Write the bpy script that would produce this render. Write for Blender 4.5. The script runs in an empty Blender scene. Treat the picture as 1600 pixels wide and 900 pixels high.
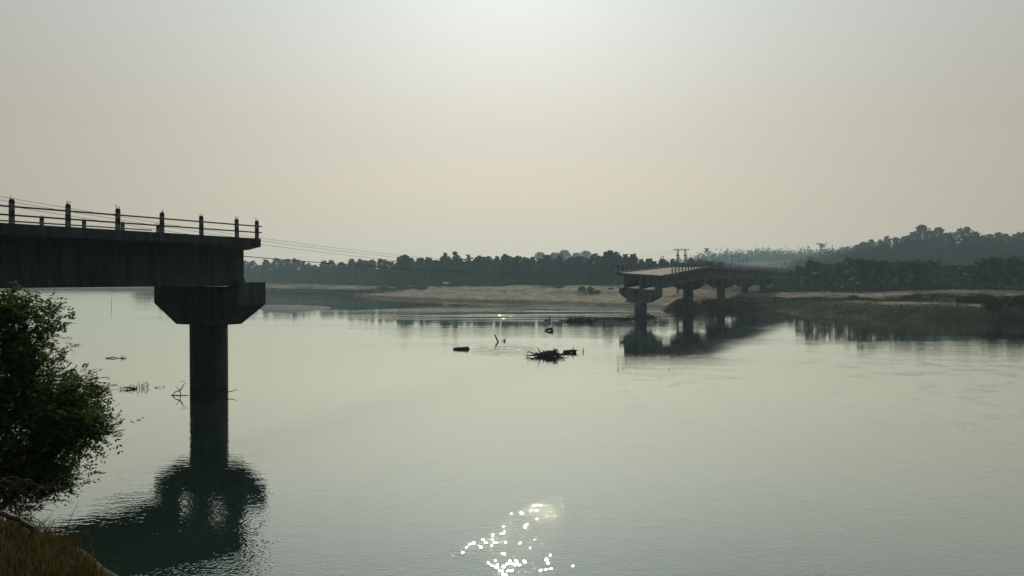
import bpy, math, random
import numpy as np
from mathutils import Vector, Matrix, noise as mnoise

R = math.radians
rng = random.Random(7)
nr = np.random.RandomState(11)
scene = bpy.context.scene
COL = scene.collection

# ------------------------------------------------------------------ camera
CAMZ = 5.6
F = 1150.0                       # focal length in pixels of the 1600 px wide photograph
PITCH = math.atan(15.0 / F)      # horizon 15 px above the picture's middle
cam_d = bpy.data.cameras.new('camera')
cam_d.sensor_width = 36.0
cam_d.lens = 36.0 * F / 1600.0
cam_d.clip_start = 0.1
cam_d.clip_end = 6000
cam = bpy.data.objects.new('camera', cam_d)
cam.location = (0, 0, CAMZ)
cam.rotation_euler = (math.pi / 2 - PITCH, 0, 0)
COL.objects.link(cam)
scene.camera = cam

# ------------------------------------------------------------------ world
SUN_EL = R(26.3)
SUN_AZ = R(0.0)                  # straight ahead, towards +Y
SUN_DIR = Vector((math.sin(SUN_AZ) * math.cos(SUN_EL), math.cos(SUN_AZ) * math.cos(SUN_EL), math.sin(SUN_EL)))
world = bpy.data.worlds.new('World')
scene.world = world
world.use_nodes = True
wt = world.node_tree
wt.nodes.clear()


class NT:
    """small helper for building node trees"""
    def __init__(self, tree):
        self.t = tree

    def n(self, kind, ins=None, **props):
        nd = self.t.nodes.new(kind)
        for k, v in props.items():
            setattr(nd, k, v)
        for k, v in (ins or {}).items():
            s = nd.inputs[k]
            if hasattr(v, 'is_output'):
                self.t.links.new(v, s)
            else:
                s.default_value = v
        return nd

    def math(self, op, a, b=0.0, c=0.0, clamp=False):
        nd = self.n('ShaderNodeMath', {0: a, 1: b, 2: c}, operation=op)
        nd.use_clamp = clamp
        return nd.outputs[0]

    def mix(self, f, a, b, blend='MIX'):
        nd = self.t.nodes.new('ShaderNodeMix')
        nd.data_type = 'RGBA'
        nd.blend_type = blend
        for s, v in ((nd.inputs['Factor'], f), (nd.inputs[6], a), (nd.inputs[7], b)):
            if hasattr(v, 'is_output'):
                self.t.links.new(v, s)
            elif isinstance(v, (int, float)):
                s.default_value = v
            else:
                s.default_value = (*v[:3], 1.0)
        return nd.outputs[2]

    def ramp(self, f, stops, interp='LINEAR'):
        nd = self.n('ShaderNodeValToRGB', {0: f})
        e = nd.color_ramp
        e.interpolation = interp
        while len(e.elements) < len(stops):
            e.elements.new(0.5)
        for el, (p, c) in zip(e.elements, stops):
            el.position = p
            el.color = (*c[:3], 1.0) if not isinstance(c, (int, float)) else (c, c, c, 1.0)
        return nd.outputs[0]

    def maprange(self, v, a, b, c, d, smooth=False):
        nd = self.n('ShaderNodeMapRange', {'Value': v, 'From Min': a, 'From Max': b, 'To Min': c, 'To Max': d})
        if smooth:
            nd.interpolation_type = 'SMOOTHSTEP'
        return nd.outputs[0]

    def noise(self, vec, scale, detail=4, rough=0.55, dist=0.0):
        nd = self.n('ShaderNodeTexNoise', {'Vector': vec, 'Scale': scale, 'Detail': detail, 'Roughness': rough, 'Distortion': dist})
        return nd.outputs[0]


W = NT(wt)
sky = W.n('ShaderNodeTexSky', sky_type='NISHITA', sun_disc=False, sun_elevation=SUN_EL, sun_rotation=SUN_AZ,
          air_density=1.0, dust_density=8.0, ozone_density=1.0, altitude=50.0)
# thick smoky haze: brightness falls off with the angle from the sun all round the sky
tc = W.n('ShaderNodeTexCoord')
dirn = W.n('ShaderNodeVectorMath', {0: tc.outputs['Generated']}, operation='NORMALIZE').outputs[0]
dot = W.n('ShaderNodeVectorMath', {0: dirn, 1: tuple(SUN_DIR)}, operation='DOT_PRODUCT').outputs['Value']
ang = W.math('ARCCOSINE', W.math('MINIMUM', W.math('MAXIMUM', dot, -1.0), 1.0))
glow = W.math('EXPONENT', W.math('MULTIPLY', ang, -1.0 / R(56.0)))
aur = W.math('EXPONENT', W.math('MULTIPLY', ang, -1.0 / R(5.0)))
lum = W.math('ADD', W.math('MULTIPLY', glow, 0.87), W.math('ADD', 0.0, W.math('MULTIPLY', aur, 0.05)))
zc = W.n('ShaderNodeSeparateXYZ', {0: dirn}).outputs[2]
tint = W.ramp(W.maprange(zc, 0.0, 0.55, 0.0, 1.0), [(0.0, (1.30, 1.10, 0.80)), (0.14, (1.20, 1.05, 0.81)), (0.34, (1.085, 1.0, 0.83)), (0.60, (1.02, 1.045, 0.985)), (1.0, (0.90, 1.04, 1.05))])
hz = W.n('ShaderNodeVectorMath', {0: tint, 3: 1.0}, operation='SCALE')
wt.links.new(lum, hz.inputs[3])
hsv = W.n('ShaderNodeHueSaturation', {'Saturation': 0.35, 'Value': 1.0, 'Color': sky.outputs[0]})
bg1 = W.n('ShaderNodeBackground', {'Color': hsv.outputs[0], 'Strength': 0.0008})
bg2 = W.n('ShaderNodeBackground', {'Color': hz.outputs[0], 'Strength': 0.985})
addw = W.n('ShaderNodeAddShader', {0: bg1.outputs[0], 1: bg2.outputs[0]})
W.n('ShaderNodeOutputWorld', {'Surface': addw.outputs[0]})

# ------------------------------------------------------------------ sun
sun_d = bpy.data.lights.new('sun', 'SUN')
sun_d.energy = 2.2
sun_d.angle = R(0.6)
sun_d.color = (1.0, 0.90, 0.76)
sun = bpy.data.objects.new('sun', sun_d)
sun.rotation_euler = (-SUN_DIR).to_track_quat('-Z', 'Y').to_euler()
sun.location = (0, 60, 60)
COL.objects.link(sun)

vs = scene.view_settings
vs.view_transform = 'Standard'
vs.look = 'None'
vs.exposure = 0.0
vs.gamma = 1.0
scene.cycles.use_denoising = True
scene.cycles.caustics_reflective = False
scene.cycles.caustics_refractive = False
scene.cycles.max_bounces = 6
scene.cycles.diffuse_bounces = 3
scene.cycles.glossy_bounces = 3
scene.cycles.transmission_bounces = 2
scene.cycles.transparent_max_bounces = 6

# ------------------------------------------------------------------ helpers


def px(x, y, depth):
    """point seen at photo pixel (x, y) at a distance along +Y"""
    a = (x - 800) / F
    b = (450 - y) / F
    dy = math.cos(PITCH) + b * math.sin(PITCH)
    dz = -math.sin(PITCH) + b * math.cos(PITCH)
    k = depth / dy
    return Vector((a * k, depth, CAMZ + dz * k))


def pxg(x, y, z=0.0):
    """point seen at photo pixel (x, y) on the level z"""
    a = (x - 800) / F
    b = (450 - y) / F
    dy = math.cos(PITCH) + b * math.sin(PITCH)
    dz = -math.sin(PITCH) + b * math.cos(PITCH)
    k = (z - CAMZ) / dz
    return Vector((a * k, dy * k, z))


def tag(o, label=None, cat=None, group=None, kind=None):
    if label:
        o['label'] = label
    if cat:
        o['category'] = cat
    if group:
        o['group'] = group
    if kind:
        o['kind'] = kind
    return o


def empty(name, loc=(0, 0, 0), rz=0.0):
    o = bpy.data.objects.new(name, None)
    o.empty_display_size = 0.3
    o.location = loc
    o.rotation_euler = (0, 0, rz)
    COL.objects.link(o)
    return o


class MB:
    """collects verts and faces for one mesh"""
    def __init__(self):
        self.v = []
        self.f = []

    def add(self, verts, faces):
        b = len(self.v)
        self.v.extend([tuple(p) for p in verts])
        self.f.extend([tuple(i + b for i in f) for f in faces])

    def box(self, a, b, fn=None):
        (x0, y0, z0), (x1, y1, z1) = a, b
        vs_ = [(x0, y0, z0), (x1, y0, z0), (x1, y1, z0), (x0, y1, z0), (x0, y0, z1), (x1, y0, z1), (x1, y1, z1), (x0, y1, z1)]
        if fn:
            vs_ = [fn(*p) for p in vs_]
        self.add(vs_, [(0, 3, 2, 1), (4, 5, 6, 7), (0, 1, 5, 4), (1, 2, 6, 5), (2, 3, 7, 6), (3, 0, 4, 7)])

    def prism(self, prof, stations, fn):
        """closed profile [(a, b)] swept through stations; fn(s, a, b) -> point"""
        n = len(prof)
        base = len(self.v)
        for s in stations:
            for (a, b) in prof:
                self.v.append(tuple(fn(s, a, b)))
        for k in range(len(stations) - 1):
            for i in range(n):
                j = (i + 1) % n
                self.f.append((base + k * n + i, base + k * n + j, base + (k + 1) * n + j, base + (k + 1) * n + i))
        self.f.append(tuple(base + i for i in reversed(range(n))))
        self.f.append(tuple(base + (len(stations) - 1) * n + i for i in range(n)))

    def tube(self, pts, rad, seg=6):
        pts = [Vector(p) for p in pts]
        if isinstance(rad, (int, float)):
            rad = [rad] * len(pts)
        base = len(self.v)
        prev = None
        for i, p in enumerate(pts):
            d = (pts[min(i + 1, len(pts) - 1)] - pts[max(i - 1, 0)])
            if d.length < 1e-9:
                d = Vector((0, 0, 1))
            d.normalize()
            if prev is None:
                a = d.orthogonal().normalized()
            else:
                a = (prev - d * prev.dot(d))
                a = a.normalized() if a.length > 1e-6 else d.orthogonal().normalized()
            prev = a
            b = d.cross(a)
            for k in range(seg):
                t = 2 * math.pi * k / seg
                self.v.append(tuple(p + (a * math.cos(t) + b * math.sin(t)) * rad[i]))
        for i in range(len(pts) - 1):
            for k in range(seg):
                j = (k + 1) % seg
                self.f.append((base + i * seg + k, base + i * seg + j, base + (i + 1) * seg + j, base + (i + 1) * seg + k))
        self.f.append(tuple(base + k for k in reversed(range(seg))))
        self.f.append(tuple(base + (len(pts) - 1) * seg + k for k in range(seg)))

    def mesh(self, name, mat, smooth=False):
        me = bpy.data.meshes.new(name)
        me.from_pydata(self.v, [], self.f)
        if mat:
            me.materials.append(mat)
        if smooth:
            me.polygons.foreach_set('use_smooth', [True] * len(me.polygons))
        me.update()
        return me

    def build(self, name, mat, parent=None, smooth=False):
        return link(name, self.mesh(name, mat, smooth), parent)


def link(name, me, parent=None):
    o = bpy.data.objects.new(name, me)
    COL.objects.link(o)
    if parent is not None:
        o.parent = parent
    return o


def np_mesh(name, V, Fq, mat, smooth=False):
    """fast mesh from numpy arrays, quads or triangles"""
    me = bpy.data.meshes.new(name)
    V = np.asarray(V, np.float32)
    Fq = np.asarray(Fq, np.int32)
    k = Fq.shape[1]
    me.vertices.add(len(V))
    me.vertices.foreach_set('co', V.ravel())
    me.loops.add(Fq.size)
    me.loops.foreach_set('vertex_index', Fq.ravel())
    me.polygons.add(len(Fq))
    me.polygons.foreach_set('loop_start', np.arange(0, Fq.size, k, dtype=np.int32))
    me.polygons.foreach_set('loop_total', np.full(len(Fq), k, np.int32))
    if smooth:
        me.polygons.foreach_set('use_smooth', np.ones(len(Fq), bool))
    if mat:
        me.materials.append(mat)
    me.update(calc_edges=True)
    me.validate()
    return me


def sstep(x, a, b):
    t = np.clip((x - a) / (b - a), 0, 1)
    return t * t * (3 - 2 * t)


def vnoise(x, y, seed=0):
    """smooth value noise on arrays"""
    xi = np.floor(x).astype(np.int64)
    yi = np.floor(y).astype(np.int64)
    xf = x - xi
    yf = y - yi
    u = xf * xf * (3 - 2 * xf)
    v = yf * yf * (3 - 2 * yf)

    def h(a, b):
        n_ = (a * 374761393 + b * 668265263 + seed * 974634777) & 0x7fffffff
        n_ = ((n_ ^ (n_ >> 13)) * 1274126177) & 0x7fffffff
        return ((n_ ^ (n_ >> 16)) & 0xffff) / 32767.5 - 1.0
    return (h(xi, yi) * (1 - u) + h(xi + 1, yi) * u) * (1 - v) + (h(xi, yi + 1) * (1 - u) + h(xi + 1, yi + 1) * u) * v


def fbm(x, y, seed=0, octs=4):
    a, s, t = 1.0, 1.0, 0.0
    for k in range(octs):
        t = t + a * vnoise(x * s, y * s, seed + k)
        a *= 0.5
        s *= 2.03
    return t


# ------------------------------------------------------------------ materials
def new_mat(name):
    m = bpy.data.materials.new(name)
    m.use_nodes = True
    m.node_tree.nodes.clear()
    return m, NT(m.node_tree)


def finish(T, shader, disp=None):
    T.n('ShaderNodeOutputMaterial', {'Surface': shader})


def principled(T, color, rough=0.85, normal=None, spec=0.25):
    ins = {'Base Color': color, 'Roughness': rough, 'Specular IOR Level': spec}
    if normal is not None:
        ins['Normal'] = normal
    return T.n('ShaderNodeBsdfPrincipled', ins).outputs[0]


def mat_concrete(name, base, dark, bscale=1.0, joints=True):
    m, T = new_mat(name)
    geo = T.n('ShaderNodeNewGeometry')
    pos = geo.outputs['Position']
    # vertical run-off streaks
    st = T.n('ShaderNodeMapping', {'Vector': pos, 'Scale': (1.6, 1.6, 0.16)}).outputs[0]
    streak = T.noise(st, 1.7, 5, 0.6)
    blot = T.noise(pos, 0.55, 6, 0.62, 0.4)
    fine = T.noise(pos, 9.0, 5, 0.6)
    f = T.math('ADD', T.math('MULTIPLY', streak, 0.6), T.math('MULTIPLY', blot, 0.4))
    c = T.ramp(f, [(0.36, dark), (0.5, [0.5 * (a + b) for a, b in zip(base, dark)]), (0.64, base)])
    c = T.mix(T.maprange(fine, 0.3, 0.75, 0.0, 0.5), c, [x * 0.6 for x in dark])
    # formwork lift lines
    wv = T.n('ShaderNodeSeparateXYZ', {0: pos}).outputs[2]
    mark = T.maprange(T.math('ADD', wv, T.math('MULTIPLY', T.math('SUBTRACT', streak, 0.5), 0.7)), 0.25, 0.5, 1.0, 0.0, True)
    c = T.mix(T.math('MULTIPLY', mark, 0.8), c, (0.012, 0.015, 0.011))
    lift = T.math('PINGPONG', T.math('ADD', wv, 0.13), 0.42)
    ln = T.maprange(lift, 0.0, 0.02, 1.0, 0.0)
    if joints:
        # vertical shutter joints along the bridge
        along = T.n('ShaderNodeVectorMath', {0: pos, 1: (0.474, 0.880, 0.0)}, operation='DOT_PRODUCT').outputs['Value']
        jt = T.maprange(T.math('PINGPONG', along, 0.72), 0.0, 0.022, 1.0, 0.0)
        c = T.mix(T.math('MULTIPLY', jt, 0.6), c, [x * 0.35 for x in dark])
        ln = T.math('MAXIMUM', ln, jt)
    b1 = T.n('ShaderNodeBump', {'Height': fine, 'Strength': 0.5, 'Distance': 0.03 * bscale}).outputs[0]
    b2 = T.n('ShaderNodeBump', {'Height': T.math('MULTIPLY', ln, -1.0), 'Strength': 0.5, 'Distance': 0.012, 'Normal': b1}).outputs[0]
    finish(T, principled(T, c, 0.9, b2, 0.2))
    return m


M_conc = mat_concrete('concrete', (0.115, 0.13, 0.132), (0.016, 0.020, 0.022))
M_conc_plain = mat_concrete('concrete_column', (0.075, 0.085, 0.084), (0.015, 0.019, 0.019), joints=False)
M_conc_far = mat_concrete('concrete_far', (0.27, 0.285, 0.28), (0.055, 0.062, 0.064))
M_deck = None


def mat_simple(name, c1, c2, scale=3.0, rough=0.85, bump=0.0, spec=0.25, obj=False):
    m, T = new_mat(name)
    pos = T.n('ShaderNodeTexCoord').outputs['Object'] if obj else T.n('ShaderNodeNewGeometry').outputs['Position']
    n_ = T.noise(pos, scale, 5, 0.6)
    c = T.ramp(n_, [(0.35, c1), (0.65, c2)])
    nm = None
    if bump:
        nm = T.n('ShaderNodeBump', {'Height': n_, 'Strength': 0.7, 'Distance': bump}).outputs[0]
    finish(T, principled(T, c, rough, nm, spec))
    return m


M_steel = mat_simple('rusty_steel', (0.05, 0.035, 0.028), (0.10, 0.075, 0.06), 12, 0.6, 0.0, 0.4)
M_wood = mat_simple('wet_driftwood', (0.018, 0.015, 0.012), (0.06, 0.05, 0.04), 6, 0.75, 0.02)
M_bark = mat_simple('bark', (0.05, 0.042, 0.034), (0.11, 0.095, 0.08), 4, 0.9, 0.02)
M_asph = mat_simple('deck_surface', (0.22, 0.195, 0.155), (0.34, 0.30, 0.24), 0.8, 0.9)
M_pole = mat_simple('pole_concrete', (0.11, 0.105, 0.10), (0.17, 0.16, 0.15), 3, 0.85)
M_wire = mat_simple('wire', (0.03, 0.03, 0.03), (0.05, 0.05, 0.05), 3, 0.6)
M_mud = mat_simple('dark_mud', (0.022, 0.021, 0.017), (0.075, 0.068, 0.052), 1.3, 0.85, 0.05)
M_white = mat_simple('pale_sheet', (0.6, 0.6, 0.58), (0.75, 0.75, 0.73), 2, 0.6)


def mat_post(name):
    """concrete posts with worn black and pale bands"""
    m, T = new_mat(name)
    tcn = T.n('ShaderNodeTexCoord').outputs['Object']
    z = T.n('ShaderNodeSeparateXYZ', {0: tcn}).outputs[2]
    pos = T.n('ShaderNodeNewGeometry').outputs['Position']
    wob = T.math('MULTIPLY', T.math('SUBTRACT', T.noise(pos, 9, 3), 0.5), 0.05)
    band = T.math('FRACT', T.math('MULTIPLY', T.math('ADD', z, wob), 1.0 / 0.46))
    fac = T.maprange(band, 0.47, 0.53, 0.0, 1.0)
    c = T.mix(fac, (0.20, 0.20, 0.185), (0.022, 0.022, 0.022))
    worn = T.noise(pos, 14, 5, 0.7)
    c = T.mix(T.maprange(worn, 0.45, 0.75, 0.0, 0.75), c, (0.09, 0.088, 0.08))
    finish(T, principled(T, c, 0.85, None, 0.2))
    return m


M_post = mat_post('banded_post')
M_post_far = mat_simple('dark_post', (0.018, 0.019, 0.02), (0.05, 0.052, 0.05), 5, 0.9)


def mat_leaf(name, stops, trans=0.35, tcol=(0.12, 0.16, 0.03), vary=True):
    m, T = new_mat(name)
    g = T.n('ShaderNodeNewGeometry')
    oi = T.n('ShaderNodeObjectInfo')
    r = T.math('FRACT', T.math('ADD', g.outputs['Random Per Island'], T.math('MULTIPLY', oi.outputs['Random'], 0.37)))
    c = T.ramp(r, stops)
    c0 = c
    c = T.mix(T.math('MULTIPLY', oi.outputs['Random'], 0.45), c, (0.045, 0.052, 0.026))
    hv = T.n('ShaderNodeHueSaturation', {'Saturation': 1.0, 'Value': T.maprange(T.math('FRACT', T.math('MULTIPLY', oi.outputs['Random'], 17.3)), 0.0, 1.0, 0.42, 1.15), 'Color': c})
    c = hv.outputs[0] if vary else c0
    d = T.n('ShaderNodeBsdfDiffuse', {'Color': c}).outputs[0]
    tr = T.n('ShaderNodeBsdfTranslucent', {'Color': T.mix(0.5, c, tcol)}).outputs[0]
    finish(T, T.n('ShaderNodeMixShader', {0: trans, 1: d, 2: tr}).outputs[0])
    return m


M_leaf_far = mat_leaf('far_leaves', [(0.0, (0.020, 0.036, 0.018)), (0.5, (0.036, 0.058, 0.026)), (1.0, (0.055, 0.078, 0.034))], 0.22)
M_leaf_mid = mat_leaf('bank_leaves', [(0.0, (0.018, 0.036, 0.016)), (0.6, (0.034, 0.06, 0.026)), (1.0, (0.06, 0.085, 0.036))], 0.2)
M_leaf_near = mat_leaf('shrub_leaves', [(0.0, (0.014, 0.032, 0.011)), (0.5, (0.03, 0.068, 0.018)), (0.8, (0.07, 0.14, 0.03)), (1.0, (0.13, 0.22, 0.045))], 0.36, (0.10, 0.19, 0.03), False)
M_leaf_red = mat_leaf('dry_leaves', [(0.0, (0.06, 0.045, 0.02)), (1.0, (0.10, 0.07, 0.032))], 0.2)
M_grass = mat_leaf('dry_grass', [(0.0, (0.05, 0.048, 0.016)), (0.3, (0.11, 0.085, 0.028)), (0.55, (0.17, 0.118, 0.048)), (0.75, (0.06, 0.08, 0.02)), (0.9, (0.09, 0.10, 0.03)), (1.0, (0.32, 0.22, 0.10))], 0.22, (0.14, 0.105, 0.03), False)
M_reed = mat_leaf('bank_grass', [(0.0, (0.04, 0.055, 0.018)), (0.5, (0.08, 0.085, 0.032)), (1.0, (0.19, 0.16, 0.075))], 0.2)


def mat_far_ground():
    m, T = new_mat('far_bank_ground')
    pos = T.n('ShaderNodeNewGeometry').outputs['Position']
    z = T.n('ShaderNodeSeparateXYZ', {0: pos}).outputs[2]
    cov = T.n('ShaderNodeAttribute', attribute_name='grass').outputs['Fac']
    big = T.noise(pos, 0.06, 5, 0.6, 0.5)
    mid = T.noise(pos, 0.35, 6, 0.65, 0.3)
    fin = T.noise(pos, 2.5, 5, 0.6)
    sand = T.ramp(mid, [(0.34, (0.085, 0.072, 0.052)), (0.46, (0.22, 0.187, 0.135)), (0.64, (0.40, 0.345, 0.26))])
    sand = T.mix(T.maprange(fin, 0.35, 0.7, 0.0, 0.45), sand, (0.16, 0.13, 0.09))
    grass = T.ramp(fin, [(0.3, (0.020, 0.025, 0.012)), (0.52, (0.055, 0.057, 0.028)), (0.75, (0.125, 0.11, 0.06))])
    gf = T.math('ADD', T.math('MULTIPLY', T.math('SUBTRACT', T.math('ADD', T.math('MULTIPLY', big, 0.5), T.math('MULTIPLY', mid, 0.5)), 0.5), 4.6), cov)
    c = T.mix(T.maprange(gf, 0.35, 0.6, 0.0, 1.0, True), sand, grass)
    # wet mud by the water
    wet = T.maprange(T.math('ADD', z, T.math('MULTIPLY', T.math('SUBTRACT', mid, 0.5), 0.5)), 0.3, 0.75, 1.0, 0.0, True)
    c = T.mix(wet, c, (0.032, 0.028, 0.021))
    bp = T.n('ShaderNodeBump', {'Height': mid, 'Strength': 1.0, 'Distance': 0.5}).outputs[0]
    bp = T.n('ShaderNodeBump', {'Height': fin, 'Strength': 0.7, 'Distance': 0.1, 'Normal': bp}).outputs[0]
    finish(T, principled(T, c, T.maprange(wet, 0.0, 1.0, 1.0, 0.85), bp, 0.05))
    return m


M_far_ground = mat_far_ground()
M_near_ground = mat_simple('near_bank_ground', (0.020, 0.018, 0.010), (0.055, 0.044, 0.024), 5, 0.95, 0.05)
M_bar = mat_simple('wet_sand', (0.05, 0.05, 0.043), (0.105, 0.10, 0.085), 0.9, 0.9, 0.03)


def mat_water():
    m, T = new_mat('river_water')
    pos = T.n('ShaderNodeNewGeometry').outputs['Position']
    sep = T.n('ShaderNodeSeparateXYZ', {0: pos})
    X, Y = sep.outputs[0], sep.outputs[1]
    # slow swells and current ripples; long axis across the flow
    q = T.n('ShaderNodeMapping', {'Vector': pos, 'Rotation': (0, 0, R(-12)), 'Scale': (0.45, 1.0, 1.0)}).outputs[0]
    w1 = T.noise(q, 2.2, 1, 0.4, 0.25)
    w2 = T.noise(q, 6.5, 1, 0.4, 0.2)
    w3 = T.noise(q, 0.35, 2, 0.5)
    # patches: mirror calm and ruffled streaks drawn out along the flow
    qs = T.n('ShaderNodeMapping', {'Vector': pos, 'Rotation': (0, 0, R(26)), 'Scale': (0.22, 1.0, 1.0)}).outputs[0]
    patch = T.noise(qs, 0.055, 4, 0.6, 1.2)
    pm = T.maprange(patch, 0.44, 0.66, 0.0, 1.0, True)
    # riffle over the shallow by the far piers
    dx = T.math('DIVIDE', T.math('SUBTRACT', X, 2.0), 34.0)
    dy = T.math('DIVIDE', T.math('SUBTRACT', Y, 122.0), 30.0)
    rr = T.math('ADD', T.math('MULTIPLY', dx, dx), T.math('MULTIPLY', dy, dy))
    rif = T.maprange(rr, 0.0, 1.0, 1.0, 0.0, True)
    streak = T.maprange(T.noise(T.n('ShaderNodeMapping', {'Vector': pos, 'Rotation': (0, 0, R(10)), 'Scale': (0.07, 1.0, 1.0)}).outputs[0], 0.30, 4, 0.65, 1.0), 0.50, 0.60, 0.0, 1.0, True)
    rif = T.math('MULTIPLY', rif, streak)
    # small wake behind the driftwood
    ex = T.math('DIVIDE', T.math('SUBTRACT', X, -0.6), 3.4)
    ey = T.math('DIVIDE', T.math('SUBTRACT', Y, 57.0), 5.0)
    wk = T.maprange(T.math('ADD', T.math('MULTIPLY', ex, ex), T.math('MULTIPLY', ey, ey)), 0.0, 1.0, 1.0, 0.0, True)
    # boils where the current turns up, close to the near bank
    boil = T.maprange(T.noise(pos, 0.16, 3, 0.5, 0.8), 0.5, 0.7, 0.0, 1.0, True)
    near = T.maprange(Y, 16.0, 34.0, 1.0, 0.0, True)
    amp = T.math('ADD', 0.07, T.math('MULTIPLY', pm, 0.30))
    amp = T.math('ADD', amp, T.math('MULTIPLY', rif, 1.7))
    amp = T.math('ADD', amp, T.math('MULTIPLY', wk, T.maprange(T.noise(pos, 1.1, 3, 0.6), 0.46, 0.6, 0.0, 1.0)))
    amp = T.math('ADD', amp, T.math('MULTIPLY', near, T.math('ADD', 0.06, T.math('MULTIPLY', boil, 0.22))))
    h = T.math('ADD', T.math('MULTIPLY', w1, 0.6), T.math('MULTIPLY', w2, 0.42))
    h = T.math('ADD', T.math('MULTIPLY', h, amp), T.math('MULTIPLY', w3, 0.12))
    # fine capillary ripples in patches, the ones that sparkle
    q4 = T.n('ShaderNodeMapping', {'Vector': pos, 'Rotation': (0, 0, R(8)), 'Scale': (1.15, 1.0, 1.0)}).outputs[0]
    w4 = T.noise(q4, 13.0, 0, 0.4, 0.3)
    cap = T.maprange(T.noise(pos, 0.45, 4, 0.6, 0.6), 0.42, 0.70, 0.065, 0.25, True)
    cap = T.math('MULTIPLY', cap, T.maprange(X, -11.0, -3.0, 0.25, 1.0, True))
    h = T.math('ADD', h, T.math('MULTIPLY', w4, T.math('MULTIPLY', cap, T.maprange(Y, 20.0, 60.0, 1.0, 0.12))))
    bmp = T.n('ShaderNodeBump', {'Height': h, 'Strength': 1.0, 'Distance': 0.03}).outputs[0]
    facing = T.n('ShaderNodeLayerWeight', {'Blend': 0.5, 'Normal': bmp}).outputs['Facing']   # 1 - cos
    refl = T.ramp(facing, [(0.0, 0.03), (0.45, 0.16), (0.62, 0.35), (0.76, 0.68), (0.86, 0.89), (1.0, 0.97)])
    body = T.n('ShaderNodeBsdfDiffuse', {'Color': (0.012, 0.032, 0.022, 1.0)}).outputs[0]
    gl = T.n('ShaderNodeBsdfGlossy', {'Color': (0.93, 0.99, 0.93, 1.0), 'Roughness': 0.02, 'Normal': bmp}).outputs[0]
    finish(T, T.n('ShaderNodeMixShader', {0: refl, 1: body, 2: gl}).outputs[0])
    return m


M_water = mat_water()

# ------------------------------------------------------------------ water
HALF = 1000.0
wm = MB()
wm.add([(-HALF, -HALF, 0), (HALF, -HALF, 0), (HALF, HALF, 0), (-HALF, HALF, 0)], [(0, 1, 2, 3)])
tag(wm.build('river', M_water), kind='structure')

# ------------------------------------------------------------------ far bank terrain
shore_px = [(300, 453.3), (380, 455.5), (420, 456.5), (500, 459), (580, 464.5), (680, 469.5), (780, 472.5), (870, 474.5), (960, 478), (1010, 480),
            (1060, 484), (1110, 485.5), (1165, 484), (1200, 485), (1240, 489), (1360, 497), (1440, 500), (1600, 504)]
shore = [pxg(*p) for p in shore_px]
shore = [Vector((-1500, 900, 0)), Vector((-420, 430, 0)), Vector((-250, 375, 0))] + shore + [Vector((110, 84, 0)), Vector((300, 30, 0)), Vector((1500, -250, 0))]
S = np.array([(p.x, p.y) for p in shore])


def shore_dist(X, Y):
    """signed distance to the far shoreline, positive inland (beyond it)"""
    X = np.asarray(X, float)
    Y = np.asarray(Y, float)
    best = np.full(X.shape, 1e9)
    sign = np.ones(X.shape)
    for i in range(len(S) - 1):
        a, b = S[i], S[i + 1]
        d = b - a
        L2 = d @ d
        t = np.clip(((X - a[0]) * d[0] + (Y - a[1]) * d[1]) / L2, 0, 1)
        qx = X - (a[0] + t * d[0])
        qy = Y - (a[1] + t * d[1])
        dd = np.hypot(qx, qy)
        cr = d[0] * (Y - a[1]) - d[1] * (X - a[0])
        upd = dd < best
        best = np.where(upd, dd, best)
        sign = np.where(upd, np.where(cr > 0, 1.0, -1.0), sign)
    return best * sign


def far_h(X, Y):
    X = np.asarray(X, float)
    Y = np.asarray(Y, float)
    d = shore_dist(X, Y)
    d = d + fbm(X / 9, Y / 9, 3, 4) * 2.2 * sstep(d, -6, 12) + fbm(X / 3, Y / 3, 9, 3) * 0.5
    prof = np.interp(d, [-40, -8, -1, 0, 1.2, 3.0, 14, 26, 30, 46, 52, 75, 120], [-3, -1.4, -0.2, 0.0, 0.55, 0.75, 1.1, 1.6, 2.35, 2.7, 3.3, 3.5, 3.6])
    prof_r = np.interp(d, [-40, -8, -1, 0, 1.0, 4.5, 6.5, 20, 23, 30, 60, 120], [-3, -1.4, -0.2, 0.0, 0.5, 1.55, 1.75, 2.0, 2.6, 2.9, 3.3, 3.6])
    kr = sstep(X, 24, 40)
    prof = prof * (1 - kr) + prof_r * kr
    n_ = fbm(X / 14, Y / 14, 21, 5) * 0.35 * sstep(d, 3, 30) + fbm(X / 2.5, Y / 2.5, 31, 4) * 0.15 * sstep(d, 0.5, 3)
    saw = (d / 6.5 + fbm(X / 11, Y / 11, 71, 3) * 0.9) % 1.0
    n_ = n_ + 0.22 * (np.minimum(saw / 0.16, (1 - saw) / 0.84) - 0.5) * sstep(d, 4, 9) * (1 - sstep(d, 55, 75))
    hill = 13.0 * sstep(X, 140, 230) * sstep(Y, 250, 350) + 4.0 * sstep(X, 60, 160) * sstep(Y, 330, 420)
    ax_ = (X - 18.35) * math.cos(R(27.6)) - (Y - 105.0) * math.sin(R(27.6))
    dip = 1.15 * np.exp(-((ax_ - 2.0) / 15.0) ** 2) * sstep(d, 6, 20) * (1 - sstep(Y, 225, 250)) * sstep(Y, 125, 140)
    prof = prof - dip
    return prof + n_ + hill


def axis(lo, hi, step, outer):
    a = list(np.arange(lo, hi + 1e-6, step))
    s = step
    x = hi
    while x < outer:
        s *= 1.35
        x += s
        a.append(min(x, outer))
    s = step
    x = lo
    pre = []
    while x > -outer:
        s *= 1.35
        x -= s
        pre.append(max(x, -outer))
    return np.array(sorted(set(pre + a)))


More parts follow.
